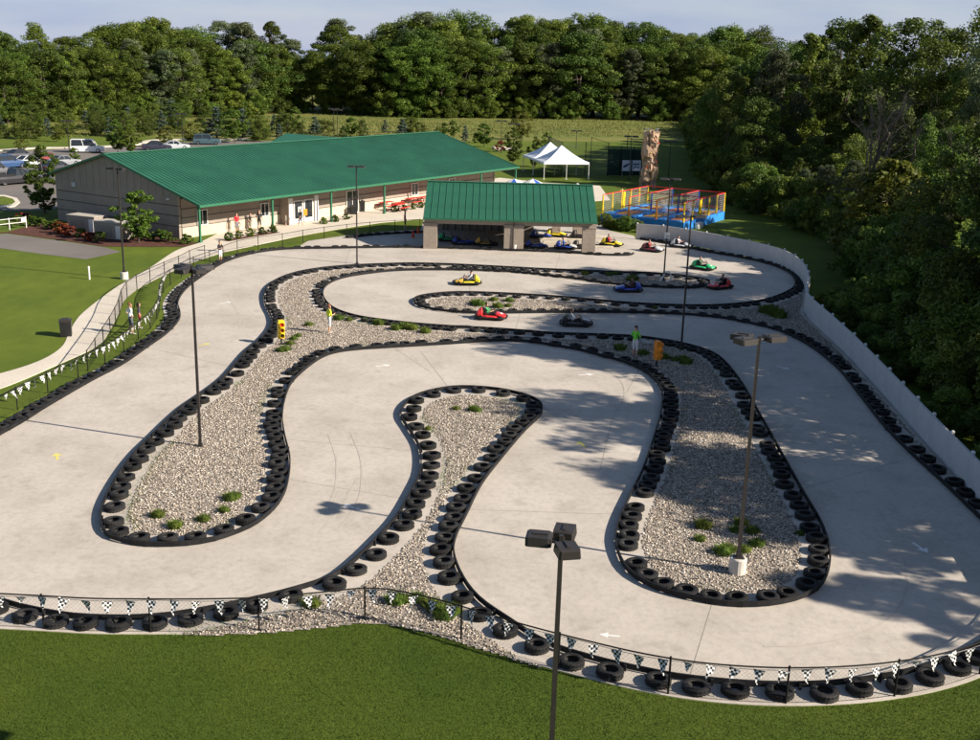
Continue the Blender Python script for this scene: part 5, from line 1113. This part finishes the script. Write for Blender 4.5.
def hair_mesh(c, long=False):
    mb = MB(); mb.smooth = True; M_ = Matrix.Translation(c)
    secs = []
    for i in range(7):
        t = i / 6 * 1.62; z = .112 * math.cos(t); r = .104 * math.sin(t) + .001; n = 12; secs.append([(r * math.cos(a * 6.283 / n) * .92, r * math.sin(a * 6.283 / n) * (1 if math.sin(a * 6.283 / n) < 0 else .72) - .012, z * (1 if math.sin(a * 6.283 / n) < .2 else max(z, .045) / max(z, .001) if z < .045 else 1)) for a in range(n)])
    if long: secs.append([(x * .95, min(y, -.02) - .02, -.2) for x, y, z in secs[-1]])
    mb.add([Vector(p) + Vector(c) for q in secs for p in q], [(i * 12 + k, i * 12 + (k + 1) % 12, i * 12 + 12 + (k + 1) % 12, i * 12 + 12 + k) for i in range(len(secs) - 1) for k in range(12)])
    return mb.mesh('hair', [mat('hair_dark', (.03, .02, .015), .6, .3, 20)])
HAIR = {k: (hair_mesh(Vector((0, .005, 1.655))), hair_mesh(Vector((0, .005, 1.655)), True)) for k in ('stand',)}
HAIR['sit'] = (hair_mesh(Vector((0, -.285, .955))), hair_mesh(Vector((0, -.285, .955)), True))
eb = MB(); eb.lathe([(0, -.011), (.010, 0), (0, .011)], 6); EYE = eb.mesh('eye', M_black); eb = MB(); eb.box((0, 0, 0), (.045, .01, .010)); MOUTH = eb.mesh('mouth', mat('lip', (.30, .09, .07), .5))
CLOTH = {}
def cloth(rgb):
    k = 'cloth_%d_%d_%d' % tuple(int(c * 99) for c in rgb); return mat(k, rgb, .8, .12, 8)
def person(p, rz, pose, shirt, pants, label, long_pants=False, h=1.72, hair=(.03, .02, .015), longhair=False, group=None, z=0.0):
    root = empty('person', (p[0], p[1], z), rz, label, 'person', group); s = h / 1.76; root.scale = (s, s, s)
    b = inst('body', BODIES[pose], root)
    for i, m_ in enumerate((M_skin, cloth(shirt), cloth(pants), M_shoe)): b.material_slots[i].link = 'OBJECT'; b.material_slots[i].material = m_
    hk = 'sit' if pose == 'sit' else 'stand'; hr = inst('hair', HAIR[hk][1 if longhair else 0], root); hr.material_slots[0].link = 'OBJECT'; hr.material_slots[0].material = mat('hair_%d' % int(hair[0] * 999), hair, .6, .3, 20)
    hz, hy = (.955, -.285) if pose == 'sit' else (1.655, .005)
    for x in (-.033, .033): inst('eye', EYE, root, (x, hy + .088, hz - .005))
    inst('mouth', MOUTH, root, (0, hy + .088, hz - .085)); return root
WHT = (.72, .72, .72); BLK = (.02, .02, .022)
person(G(329.5, 333.5), R(-60), 'phone', (.62, .72, .05), (.70, .70, .70), 'person in neon yellow shirt and white shorts standing on the gravel', h=1.74, hair=(.20, .07, .03))
person(G(634.5, 357.5), R(-40), 'front', (.16, .62, .05), (.66, .66, .68), 'person in bright green shirt and white shorts on the gravel by the orange signal', h=1.80)
person(G(131.5, 334.5), R(-50), 'hip', (.74, .74, .76), (.10, .11, .13), 'person in white T-shirt and dark shorts on the grass behind the fence', h=1.85, hair=(.16, .06, .03))
person(G(140, 328.5), R(-70), 'stand', (.06, .05, .07), (.40, .06, .06), 'shorter person in dark top and red shorts beside the white T-shirt', h=1.55, longhair=True)
person(G(220.5, 262), R(-120), 'front', BLK, WHT, 'person in black top and white shorts leaning by the path fence', h=1.65)
person(G(237, 232.5), R(-130), 'stand', (.60, .02, .04), (.22, .22, .24), 'person in red shirt on the terrace', h=1.75)
person(G(250.5, 231.5), R(-100), 'hip', BLK, (.20, .17, .13), 'person in black top between the red shirt and terrace post', h=1.7)
person(G(259.5, 230), R(-140), 'stand', (.035, .035, .04), BLK, 'person all in black beside the green terrace post', h=1.85)
person(G(292, 224), R(150), 'walk', (.66, .45, .48), (.5, .5, .55), 'person in pale pink shirt walking at the entrance', h=1.72, longhair=True)
person(G(300.5, 226.5), R(120), 'walk', BLK, (.05, .05, .07), 'person in black clothes walking at the entrance', h=1.65)
person(G(286, 226.5), R(90), 'stand', (.25, .26, .22), (.15, .15, .14), 'small child in grey standing at the entrance', h=1.15)
person(G(405, 229), R(-90), 'stand', (.25, .03, .04), BLK, 'person in dark red shirt standing in the shelter shadow', h=1.7)
person(G(329, 213.5), R(160), 'hip', (.68, .66, .62), BLK, 'person in cream shirt behind the cafe tables', h=1.68)
person(G(621, 208), R(20), 'hip', (.45, .35, .06), (.08, .1, .2), 'child in yellow shirt jumping on the trampoline deck', h=1.35, z=.91)

# ------------------------------------------------------------------ go-karts
def kart_parts():
    P = {}
    # wrap-round bumper: rounded ring
    mb = MB(); ring = []
    for k in range(28):
        a = 2 * math.pi * k / 28; c, s_ = math.cos(a), math.sin(a); x = .66 * math.copysign(abs(c) ** .45, c); y = .98 * math.copysign(abs(s_) ** .55, s_); ring.append((x * (1 - .16 * max(0, s_) ** 3), y, .17))
    mb.tube(ring, .06, 8, closed=True); P['bumper'] = mb.mesh('bumper', M_rubber)
    mb = MB(); mb.box((0, -.05, .11), (1.05, 1.6, .06)); P['floor_pan'] = mb.mesh('floor_pan', M_black)
    def sec(y, w, z0, z1, cr=.7): return [(-w, y, z0), (w, y, z0), (w, y, z0 + (z1 - z0) * .55), (w * cr, y, z1), (-w * cr, y, z1), (-w, y, z0 + (z1 - z0) * .55)]
    mb = MB(); mb.loft([sec(.93, .22, .14, .22), sec(.82, .33, .14, .32), sec(.55, .36, .14, .38), sec(.36, .30, .16, .44), sec(.30, .26, .28, .43)]); P['nose'] = mb.mesh('nose', M_white)
    for s, n in ((-1, 'l'), (1, 'r')):
        mb = MB(); q = []
        for y, w, z1 in ((.40, .04, .20), (.25, .10, .27), (-.25, .12, .29), (-.50, .08, .26)): q.append([(s * .34, y, .15), (s * (.34 + w * 1.75), y, .15), (s * (.34 + w * 1.6), y, z1 * .85), (s * (.34 + w * .7), y, z1), (s * .34, y, z1)])
        mb.loft(q); P['side_pod_' + n] = mb.mesh('side_pod', M_white)
    mb = MB(); mb.loft([sec(-.50, .24, .24, .62, .8), sec(-.58, .30, .22, .70, .75), sec(-.78, .32, .22, .58, .7), sec(-.90, .28, .22, .36, .8)]); P['rear_cowl'] = mb.mesh('rear_cowl', M_white)
    mb = MB(); mb.loft([[(-.24, .16, .16), (.24, .16, .16), (.24, .16, .22), (-.24, .16, .22)], [(-.25, -.30, .16), (.25, -.30, .16), (.25, -.30, .20), (-.25, -.30, .20)]]); mb.loft([[(-.25, -.34, .18), (.25, -.34, .18), (.25, -.40, .18), (-.25, -.40, .18)], [(-.22, -.43, .70), (.22, -.43, .70), (.22, -.48, .70), (-.22, -.48, .70)]]); P['seat'] = mb.mesh('seat', M_black)
    mb = MB(); Mr = Matrix.Translation((0, .22, .60)) @ Matrix.Rotation(R(-55), 4, 'X'); w_ = [(Mr @ Vector((.14 * math.cos(k * .5236), .14 * math.sin(k * .5236), 0))) for k in range(12)]; mb.tube(w_, .014, 5, closed=True); mb.bar(Mr @ Vector((-.13, 0, 0)), Mr @ Vector((.13, 0, 0)), .012, 4); mb.bar((0, .22, .60), (0, .42, .38), .016, 5); P['steering_wheel'] = mb.mesh('steering_wheel', M_black)
    mb = MB(); Mw = Matrix.Rotation(R(90), 4, 'Y'); mb.lathe([(.075, -.075), (.12, -.08), (.142, -.055), (.145, 0), (.142, .055), (.12, .08), (.075, .075), (.075, -.075)], 14, M=Mw, cap=False); P['tyre'] = mb.mesh('tyre', M_rubber)
    mb = MB(); mb.lathe([(0, -.05), (.07, -.06), (.076, 0), (.07, .06), (0, .05)], 10, M=Mw); P['rim'] = mb.mesh('rim', M_steel)
    mb = MB(); mb.add([(-.15, .72, .35), (.15, .72, .35), (.13, .57, .395), (-.13, .57, .395)], [(0, 1, 2, 3)]); mb.add([(-.15, .72, .34), (.15, .72, .34), (.13, .57, .385), (-.13, .57, .385)], [(3, 2, 1, 0)]); P['number_plate'] = mb.mesh('number_plate', M_white)
    return P
KP = kart_parts()
def kart(p, rz, col, col2, label, group=None, z=Z0, driver=None, seat_lab=None):
    root = empty('go_kart', (p[0], p[1], z), rz, label, 'go-kart', group)
    for n in ('bumper', 'floor_pan', 'nose', 'side_pod_l', 'side_pod_r', 'rear_cowl', 'seat', 'steering_wheel', 'number_plate'):
        o = inst(n.replace('_l', '').replace('_r', '') if n.startswith('side') else n, KP[n], root)
        if n.startswith('side') or n in ('nose', 'rear_cowl'): o.material_slots[0].link = 'OBJECT'; o.material_slots[0].material = col2 if n == 'nose' else col
    for x, y in ((-.50, .62), (.50, .62), (-.50, -.62), (.50, -.62)):
        wh = inst('wheel', KP['tyre'], root, (x, y, .147)); inst('rim', KP['rim'], wh)
    if driver:
        person(p, rz, 'sit', driver[0], driver[1], driver[2], h=1.74, z=z - .03)
    return root
def paint(n, c): return mat('kart_' + n, c, .3, .06, 4, spec=.5, coat=.5)
KY, KR, KG, KB, KK, KW, KD, KO = paint('yellow', (.78, .62, .02)), paint('red', (.62, .03, .03)), paint('green', (.03, .48, .16)), paint('blue', (.03, .07, .40)), paint('black', (.025, .022, .022)), paint('silver', (.55, .56, .60)), paint('maroon', (.16, .025, .03)), paint('gold', (.55, .34, .05))
kart(G(467, 284.5), R(96), KY, KO, 'yellow go-kart with gold nose on the inner back straight', driver=((.5, .5, .52), BLK, 'driver in grey shirt in the yellow kart on the inner straight'))
kart(G(491, 319), R(-95), KR, KR, 'bright red go-kart running below the grass tufts of the wedge', driver=((.08, .35, .14), BLK, 'driver in green shirt in the bright red kart'))
kart(G(576, 325.5), R(-93), KK, KK, 'black go-kart running behind the green-shirted marshal', driver=((.6, .6, .62), BLK, 'driver in pale shirt in the black kart'))
kart(G(628, 291.5), R(96), KB, KB, 'dark blue go-kart beside the thin gravel strip', driver=((.12, .05, .05), BLK, 'driver in dark shirt in the dark blue kart'))
kart(G(703, 269.5), R(-122), KG, KG, 'green go-kart entering the back hairpin', driver=((.05, .10, .06), BLK, 'driver in dark shirt in the green kart'))
kart(G(719, 288.5), R(122), KR, KR, 'red go-kart leaving the hairpin at the tip of the gravel strip', driver=(BLK, BLK, 'driver in black in the red kart at the hairpin'))
kart(G(652, 251.5), R(-114), KD, KW, 'maroon go-kart with silver nose passing the end of the pits', driver=((.35, .06, .07), BLK, 'driver in red shirt in the maroon kart'))
kart(G(681, 247.5), R(-112), KW, KW, 'silver go-kart close to the white wall', driver=((.7, .6, .62), BLK, 'driver in pale shirt in the silver kart'))
kart(G(611.5, 246), R(-112), KY, KY, 'yellow go-kart leaving the pit shelter', driver=((.40, .03, .04), BLK, 'driver in red shirt in the yellow kart leaving the pits'))
for px, py, c, c2, a, lb, dr in [(556, 236.5, KY, KY, -100, 'yellow go-kart parked in the back lane of the shelter', None), (541, 238, KB, KB, -95, 'blue go-kart parked behind in the shelter', None), (581, 238, KK, KR, -95, 'black go-kart parked in the back lane by a pillar', None), (536, 248, KB, KB, -92, 'dark blue go-kart parked at the front of the shelter', None), (566, 249, KB, KW, -92, 'blue and silver go-kart parked at the front of the shelter', ((.04, .10, .35), BLK, 'driver in blue shirt waiting in the shelter')), (463, 244.5, KB, KB, -92, 'dark blue go-kart in the shade of the left bay', None), (486, 245.5, KO, KK, -92, 'gold go-kart in the shade of the left bay', None), (449, 241, KG, KK, -92, 'green go-kart at the back of the left bay', None), (583, 248.5, KK, KW, -92, 'black go-kart with silver nose at the right pillar', None)]:
    kart(G(px, py), R(a), c, c2, lb, 'karts parked in the pits', driver=dr)

# ------------------------------------------------------------------ traffic signals, cones, bucket
def signal(px, py, rz, col, lamps, label, h0=.42):
    p = G(px, py); r_ = empty('traffic_signal', (p.x, p.y, Z0), rz, label, 'traffic signal'); r_.scale = (.86, .86, .88)
    mb = MB(); mb.bar((0, 0, 0), (0, 0, h0 + .02), .05, 8); mb.lathe([(.2, 0), (.2, .03), (.06, .06)], 10); mb.build('post', M_dark, r_)
    mb = MB(); mb.box((0, 0, h0 + .55), (.40, .32, 1.10)); mb.box((0, 0, h0 + 1.13), (.34, .26, .06)); hs = mb.build('housing', col, r_)
    for k, lc in enumerate(lamps):
        z = h0 + .2 + (2 - k) * .35; m2 = MB(); M_ = Matrix.Translation((0, -.165, z)) @ Matrix.Rotation(R(90), 4, 'X'); m2.lathe([(.0, .05), (.08, .035), (.125, .0)], 14, M=M_); m2.build('lens', lc, r_)
        m2 = MB(); m2.lathe([(.135, 0), (.145, .16), (.155, .16), (.145, 0), (.135, 0)], 14, M=M_, cap=False); m2.build('visor', col, r_)
signal(281.5, 345, R(25), M_yellow, [mat('red_lens', (.6, .02, .02), .2), mat('dark_amber_lens', (.15, .02, .01), .2), mat('dark_green_lens', (.02, .03, .02), .2)], 'yellow traffic signal with red lens beside the tire row')
signal(656.5, 366, R(110), M_orange, [mat('red_lens', (.6, .02, .02), .2), mat('dark_amber_lens', (.15, .02, .01), .2), mat('dark_green_lens', (.02, .03, .02), .2)], 'orange traffic signal seen from behind near the green-shirted marshal', .38)
cone = MB(); cone.box((0, 0, .015), (.36, .36, .03)); cone.lathe([(.14, .03), (.03, .70), (.0, .71)], 12); cone = cone.mesh('cone', mat('cone_orange', (.70, .08, .02), .5, .05))
for px, py in ((413, 237.5), (418, 233.5)): p = G(px, py); tag(inst('traffic_cone', cone, None, (p.x, p.y, Z0)), 'orange red traffic cone in the shade beside the shelter', 'cone', 'cones beside the shelter')
p = G(514.5, 250.5); mb = MB(); mb.lathe([(.0, 0), (.20, 0), (.24, .5), (.25, .5), (.25, .53), (.2, .53), (.19, .1), (0, .1)], 14); tag(mb.build('bucket', M_white, None, (p.x, p.y - .25, Z0)), 'white bucket at the foot of the middle shelter pillar', 'bucket')
p = G(664, 234.5); 
p = G(663.5, 281); mb = MB(); mb.box((0, 0, 0), (.34, .2, .42)); mb.box((0, -.12, -.05), (.26, .05, .3)); tag(mb.build('spotlight', M_white, None, (p.x, p.y - .2, 3.4), .4), 'small white loudspeaker on the twin-head lamp post of the gravel strip', 'spotlight')  # white box lamp fixed to the pole
mb = MB(); mb.tube([(.0, 0, .02), (.30, 0, .15), (.36, 0, .5), (.15, 0, .8), (-.1, 0, .72)], .06, 6); mb.tube([(-.45, 0, .02), (-.25, 0, .35), (-.12, 0, .6)], .07, 6); tag(mb.build('curved_stand', M_white, None, (p.x + .1, p.y - .5, Z0)), 'white curved stand at the foot of the gravel strip lamp post', 'bracket')  # plain white curved stand at the pole foot

# ------------------------------------------------------------------ tables, bins, units, small things
def picnic(px, py, rz, mt, label, round_=False):
    p = G(px, py); r_ = empty('picnic_table', (p.x, p.y, .034), rz, label, 'table', 'red picnic tables on the terrace' if not round_ else 'round brown tables on the terrace')
    if round_:
        mb = MB(); mb.lathe([(.55, .70), (.58, .72), (.58, .75), (0, .76)], 18); mb.build('top', mt, r_); mb = MB(); mb.bar((0, 0, 0), (0, 0, .72), .05, 8); mb.lathe([(.3, 0), (.3, .04), (.05, .06)], 10); mb.build('pedestal', M_dark, r_)
        for k in range(4):
            a = k * 1.571 + .4; mb = MB(); c = (math.cos(a) * .85, math.sin(a) * .85); mb.lathe([(.2, .42), (.22, .44), (.2, .46)], 12, c=(c[0], c[1], 0)); mb.bar((c[0], c[1], 0), (c[0], c[1], .43), .03, 6); mb.bar((c[0], c[1], .02), (0, 0, .05), .025, 5); mb.build('stool', mt, r_)
    else:
        mb = MB()
        for k in range(5): mb.box((0, -.3 + k * .15, .745), (1.85, .142, .04))
        mb.build('top', mt, r_)
        for s in (-1, 1):
            mb = MB(); mb.box((0, s * .72, .44), (1.85, .26, .04)); mb.build('bench', mt, r_)
            mb = MB(); x = s * .65; mb.bar((x, -.6, 0), (x, -.22, .72), .035, 6); mb.bar((x, .6, 0), (x, .22, .72), .035, 6); mb.bar((x, -.8, .41), (x, .8, .41), .03, 6); mb.build('leg', M_dark, r_)
for px, py, a in ((386, 209.5, 58), (399, 211.5, 62), (412, 205.5, 57), (424, 204, 60), (394, 206, 55)): picnic(px, py, R(a), M_red, 'red picnic table with benches on the terrace')
M_brown = mat('brown_slat', (.20, .13, .08), .7, .2, 5)
for px, py in ((313, 217), (322, 214.5), (333, 213)): picnic(px, py, 0, M_brown, 'round brown table with stools by the entrance', True)
def bin_(px, py, label, s=1.0, z=.03):
    p = G(px, py); r_ = empty('litter_bin', (p.x, p.y, z), .3, label, 'bin'); mb = MB(); mb.box((0, 0, .42 * s), (.58 * s, .58 * s, .84 * s), taper=1.06); mb.build('body', M_black, r_); mb = MB(); mb.box((0, 0, .88 * s), (.66 * s, .66 * s, .08 * s)); mb.box((0, 0, .97 * s), (.5 * s, .5 * s, .1 * s), taper=.6); mb.build('lid', M_dark, r_)
bin_(66.5, 336, 'black litter bin on the lawn beside the footpath', z=0); bin_(361, 211.5, 'black litter bin on the terrace by the white door', 1.15); bin_(353, 214.5, 'second black litter bin on the terrace by the white door', .9)
def hvac(px0, py0, px1, py1, label, h):
    a = G(px0, py0); b = G(px1, py1); d = b - a; L = d.length; r_ = empty('cooling_unit', (a.x, a.y, 0), math.atan2(d.y, d.x), label, 'cooling unit'); M_ = mat('beige_unit', (.28, .25, .215), .6, .1, 3)
    mb = MB(); mb.box((L / 2, .8, h / 2 + .05), (L, 1.6, h)); mb.build('cabinet', M_, r_); mb = MB(); mb.box((L / 2, .8, h + .08), (L + .12, 1.72, .06)); mb.build('top_cover', mat('pale_unit_top', (.42, .39, .34), .6, .1, 3), r_)
    mb = MB(); mb.box((L - .35, -.02, h / 2), (.5, .03, h * .8)); mb.build('access_panel', M_white, r_)
    for k in range(8): mb = MB(); mb.box((L * .36, -.03, .25 + k * h * .09), (L * .55, .05, .05)); mb.build('louvre', M_, r_)
hvac(68, 231, 95, 234, 'beige cooling unit behind the red shrubs', 1.35); hvac(95, 238, 122, 241, 'beige cooling unit with white panel by the young tree', 1.35)
p = G(89.5, 279.5); mb = MB(); mb.lathe([(.06, 0), (.06, .75), (.08, .77), (.08, .88), (.0, .95)], 10); tag(mb.build('utility_marker', M_white, None, (p.x, p.y, 0)), 'slim white utility marker post standing on the lawn', 'marker')
a = G(-8, 232); b = G(27, 228); d = b - a; L = d.length; r_ = empty('gate_barrier', (a.x, a.y, 0), math.atan2(d.y, d.x), 'white pipe gate across the service drive', 'gate')
for z in (.55, .95): mb = MB(); mb.bar((0, 0, z), (L, 0, z), .03, 6); mb.build('gate_rail', M_white, r_)
for x in (.02, L * .5, L - .05): mb = MB(); mb.bar((x, 0, 0), (x, 0, 1.05), .04, 8); mb.build('gate_post', M_white, r_)
mb = MB(); mb.box((L - .3, -.06, .8), (.45, .03, .35)); mb.build('sign_plate', M_white, r_)

# ------------------------------------------------------------------ parked cars
def wheel_meshes():
    Mw = Matrix.Rotation(R(90), 4, 'Y'); mb = MB(); mb.lathe([(.2, -.1), (.30, -.11), (.335, -.08), (.34, 0), (.335, .08), (.30, .11), (.2, .1), (.2, -.1)], 16, M=Mw, cap=False); a = mb.mesh('tyre', M_rubber); mb = MB(); mb.lathe([(0, -.08), (.18, -.09), (.205, 0), (.18, .09), (0, .08)], 12, M=Mw); return a, mb.mesh('rim', M_steel)
WT, WRM = wheel_meshes(); M_tail = mat('tail_lamp', (.40, .02, .02), .2); M_head = mat('head_lamp', (.7, .7, .68), .1)
def car(px, py, rz, col, kind, label):
    p = G(px, py); r_ = empty('parked_car', (p.x, p.y, .012), rz, label, 'car', 'cars in the car park'); pm_ = mat('car_' + '_'.join('%d' % (c * 99) for c in col), col, .28, .04, 1, spec=.4, coat=.35)
    L, W_, H_ = {'saloon': (4.6, 1.78, 1.42), 'suv': (4.7, 1.9, 1.75), 'pickup': (5.4, 1.95, 1.8), 'van': (5.0, 1.95, 2.0)}[kind]; h, w_ = L / 2, W_ / 2
    def sec(y, w, z0, z1): return [(-w, y, z0), (w, y, z0), (w * 1.0, y, z0 + (z1 - z0) * .6), (w * .93, y, z1), (-w * .93, y, z1), (-w, y, z0 + (z1 - z0) * .6)]
    bz = .92 if kind == 'saloon' else 1.02; mb = MB(); mb.loft([sec(-h, w_ * .86, .38, bz * .82), sec(-h + .12, w_ * .97, .26, bz), sec(-h * .5, w_, .22, bz), sec(h * .35, w_, .22, bz), sec(h * .55, w_, .22, bz * .96), sec(h - .15, w_ * .95, .26, bz * .84), sec(h, w_ * .82, .36, bz * .66)]); mb.build('body', pm_, r_)
    c = {'saloon': (-.62, -.32, .12, .42), 'suv': (-.93, -.85, .12, .40), 'pickup': (-.10, -.02, .30, .50), 'van': (-.95, -.92, .30, .52)}[kind]
    def cs(y, w, z): return [(-w, y, z), (w, y, z)]
    y0, y1, y2, y3 = [q * h for q in c]; wt = w_ * .76; wb = w_ * .93; rt = H_
    V_ = [(-wb, y0, bz - .01), (wb, y0, bz - .01), (wt, y1, rt - .05), (-wt, y1, rt - .05), (-wb, y3, bz - .01), (wb, y3, bz - .01), (wt, y2, rt - .05), (-wt, y2, rt - .05)]
    mb = MB(); mb.add(V_, [(0, 3, 2, 1), (4, 5, 6, 7), (0, 4, 7, 3), (1, 2, 6, 5), (2, 3, 7, 6)]); mb.build('windows', M_glass, r_)
    mb = MB(); mb.add([(-wt - .02, y1 - .03, rt - .06), (wt + .02, y1 - .03, rt - .06), (wt + .02, y2 + .03, rt - .06), (-wt - .02, y2 + .03, rt - .06), (-wt * .92, y1 + .05, rt), (wt * .92, y1 + .05, rt), (wt * .92, y2 - .05, rt), (-wt * .92, y2 - .05, rt)], [(0, 1, 5, 4), (1, 2, 6, 5), (2, 3, 7, 6), (3, 0, 4, 7), (4, 5, 6, 7), (3, 2, 1, 0)]); mb.build('roof', pm_, r_)
    for s in (-1, 1):
        for f in (0, .5, 1.0):
            a_ = Vector((s * wb * 1.005, y0 + (y3 - y0) * f, bz)); b_ = Vector((s * wt * 1.01, y1 + (y2 - y1) * f, rt - .05)); mb = MB(); mb.bar(a_, b_, .05, 4); mb.build('pillar', pm_, r_)
        mb = MB(); mb.box((s * w_ * .68, h - .1, .66), (.36, .12, .14)); mb.build('headlight', M_head, r_); mb = MB(); mb.box((s * w_ * .74, -h + .06, .74), (.26, .1, .18)); mb.build('tail_light', M_tail, r_)
        mb = MB(); mb.box((s * (w_ + .08), y3 - .35, bz + .06), (.16, .1, .12)); mb.build('mirror', pm_, r_)
        for y in (-.31 * L, .31 * L): wh = inst('wheel', WT, r_, (s * (w_ - .1), y, .34)); inst('rim', WRM, wh)
    if kind == 'pickup':
        for s in (-1, 1): mb = MB(); mb.box((s * (w_ - .06), -h * .55, bz + .12), (.1, h * .82, .28)); mb.build('bed_side', pm_, r_)
        mb = MB(); mb.box((0, -h + .1, bz + .12), (W_ - .2, .08, .28)); mb.build('tailgate', pm_, r_)
for a in [(88, 152.5, R(-75), (.72, .72, .72), 'van', 'white boxy van parked alone in the car park'), (157, 150, R(-70), (.03, .03, .05), 'saloon', 'dark parked saloon by the blossoming young tree'), (175, 149.5, R(-70), (.45, .47, .50), 'saloon', 'silver parked saloon beside a lamp post'), (207, 144.5, R(-75), (.05, .09, .11), 'suv', 'dark blue green off-roader parked near the blue spruce'),
          (8, 168, R(-35), (.03, .07, .17), 'suv', 'blue off-roader in the crowded parking row'), (30, 166, R(-35), (.60, .60, .62), 'saloon', 'white saloon in the crowded parking row'), (14, 184, R(-35), (.02, .02, .024), 'pickup', 'black pickup in the crowded parking row'), (31, 182, R(-35), (.05, .055, .08), 'saloon', 'dark saloon beside the black pickup'), (20, 159.5, R(-35), (.04, .04, .05), 'saloon', 'dark saloon behind the white one'), (63, 166, R(-35), (.22, .23, .25), 'saloon', 'grey saloon by the back corner of the building'), (58, 172, R(-35), (.03, .03, .04), 'saloon', 'dark saloon partly behind the slender tree'), (-4, 176, R(-35), (.10, .10, .11), 'suv', 'grey off-roader at the end of the parking row'), (47, 163, R(-35), (.2, .02, .02), 'saloon', 'dark red saloon between parked pale cars')]: car(*a)
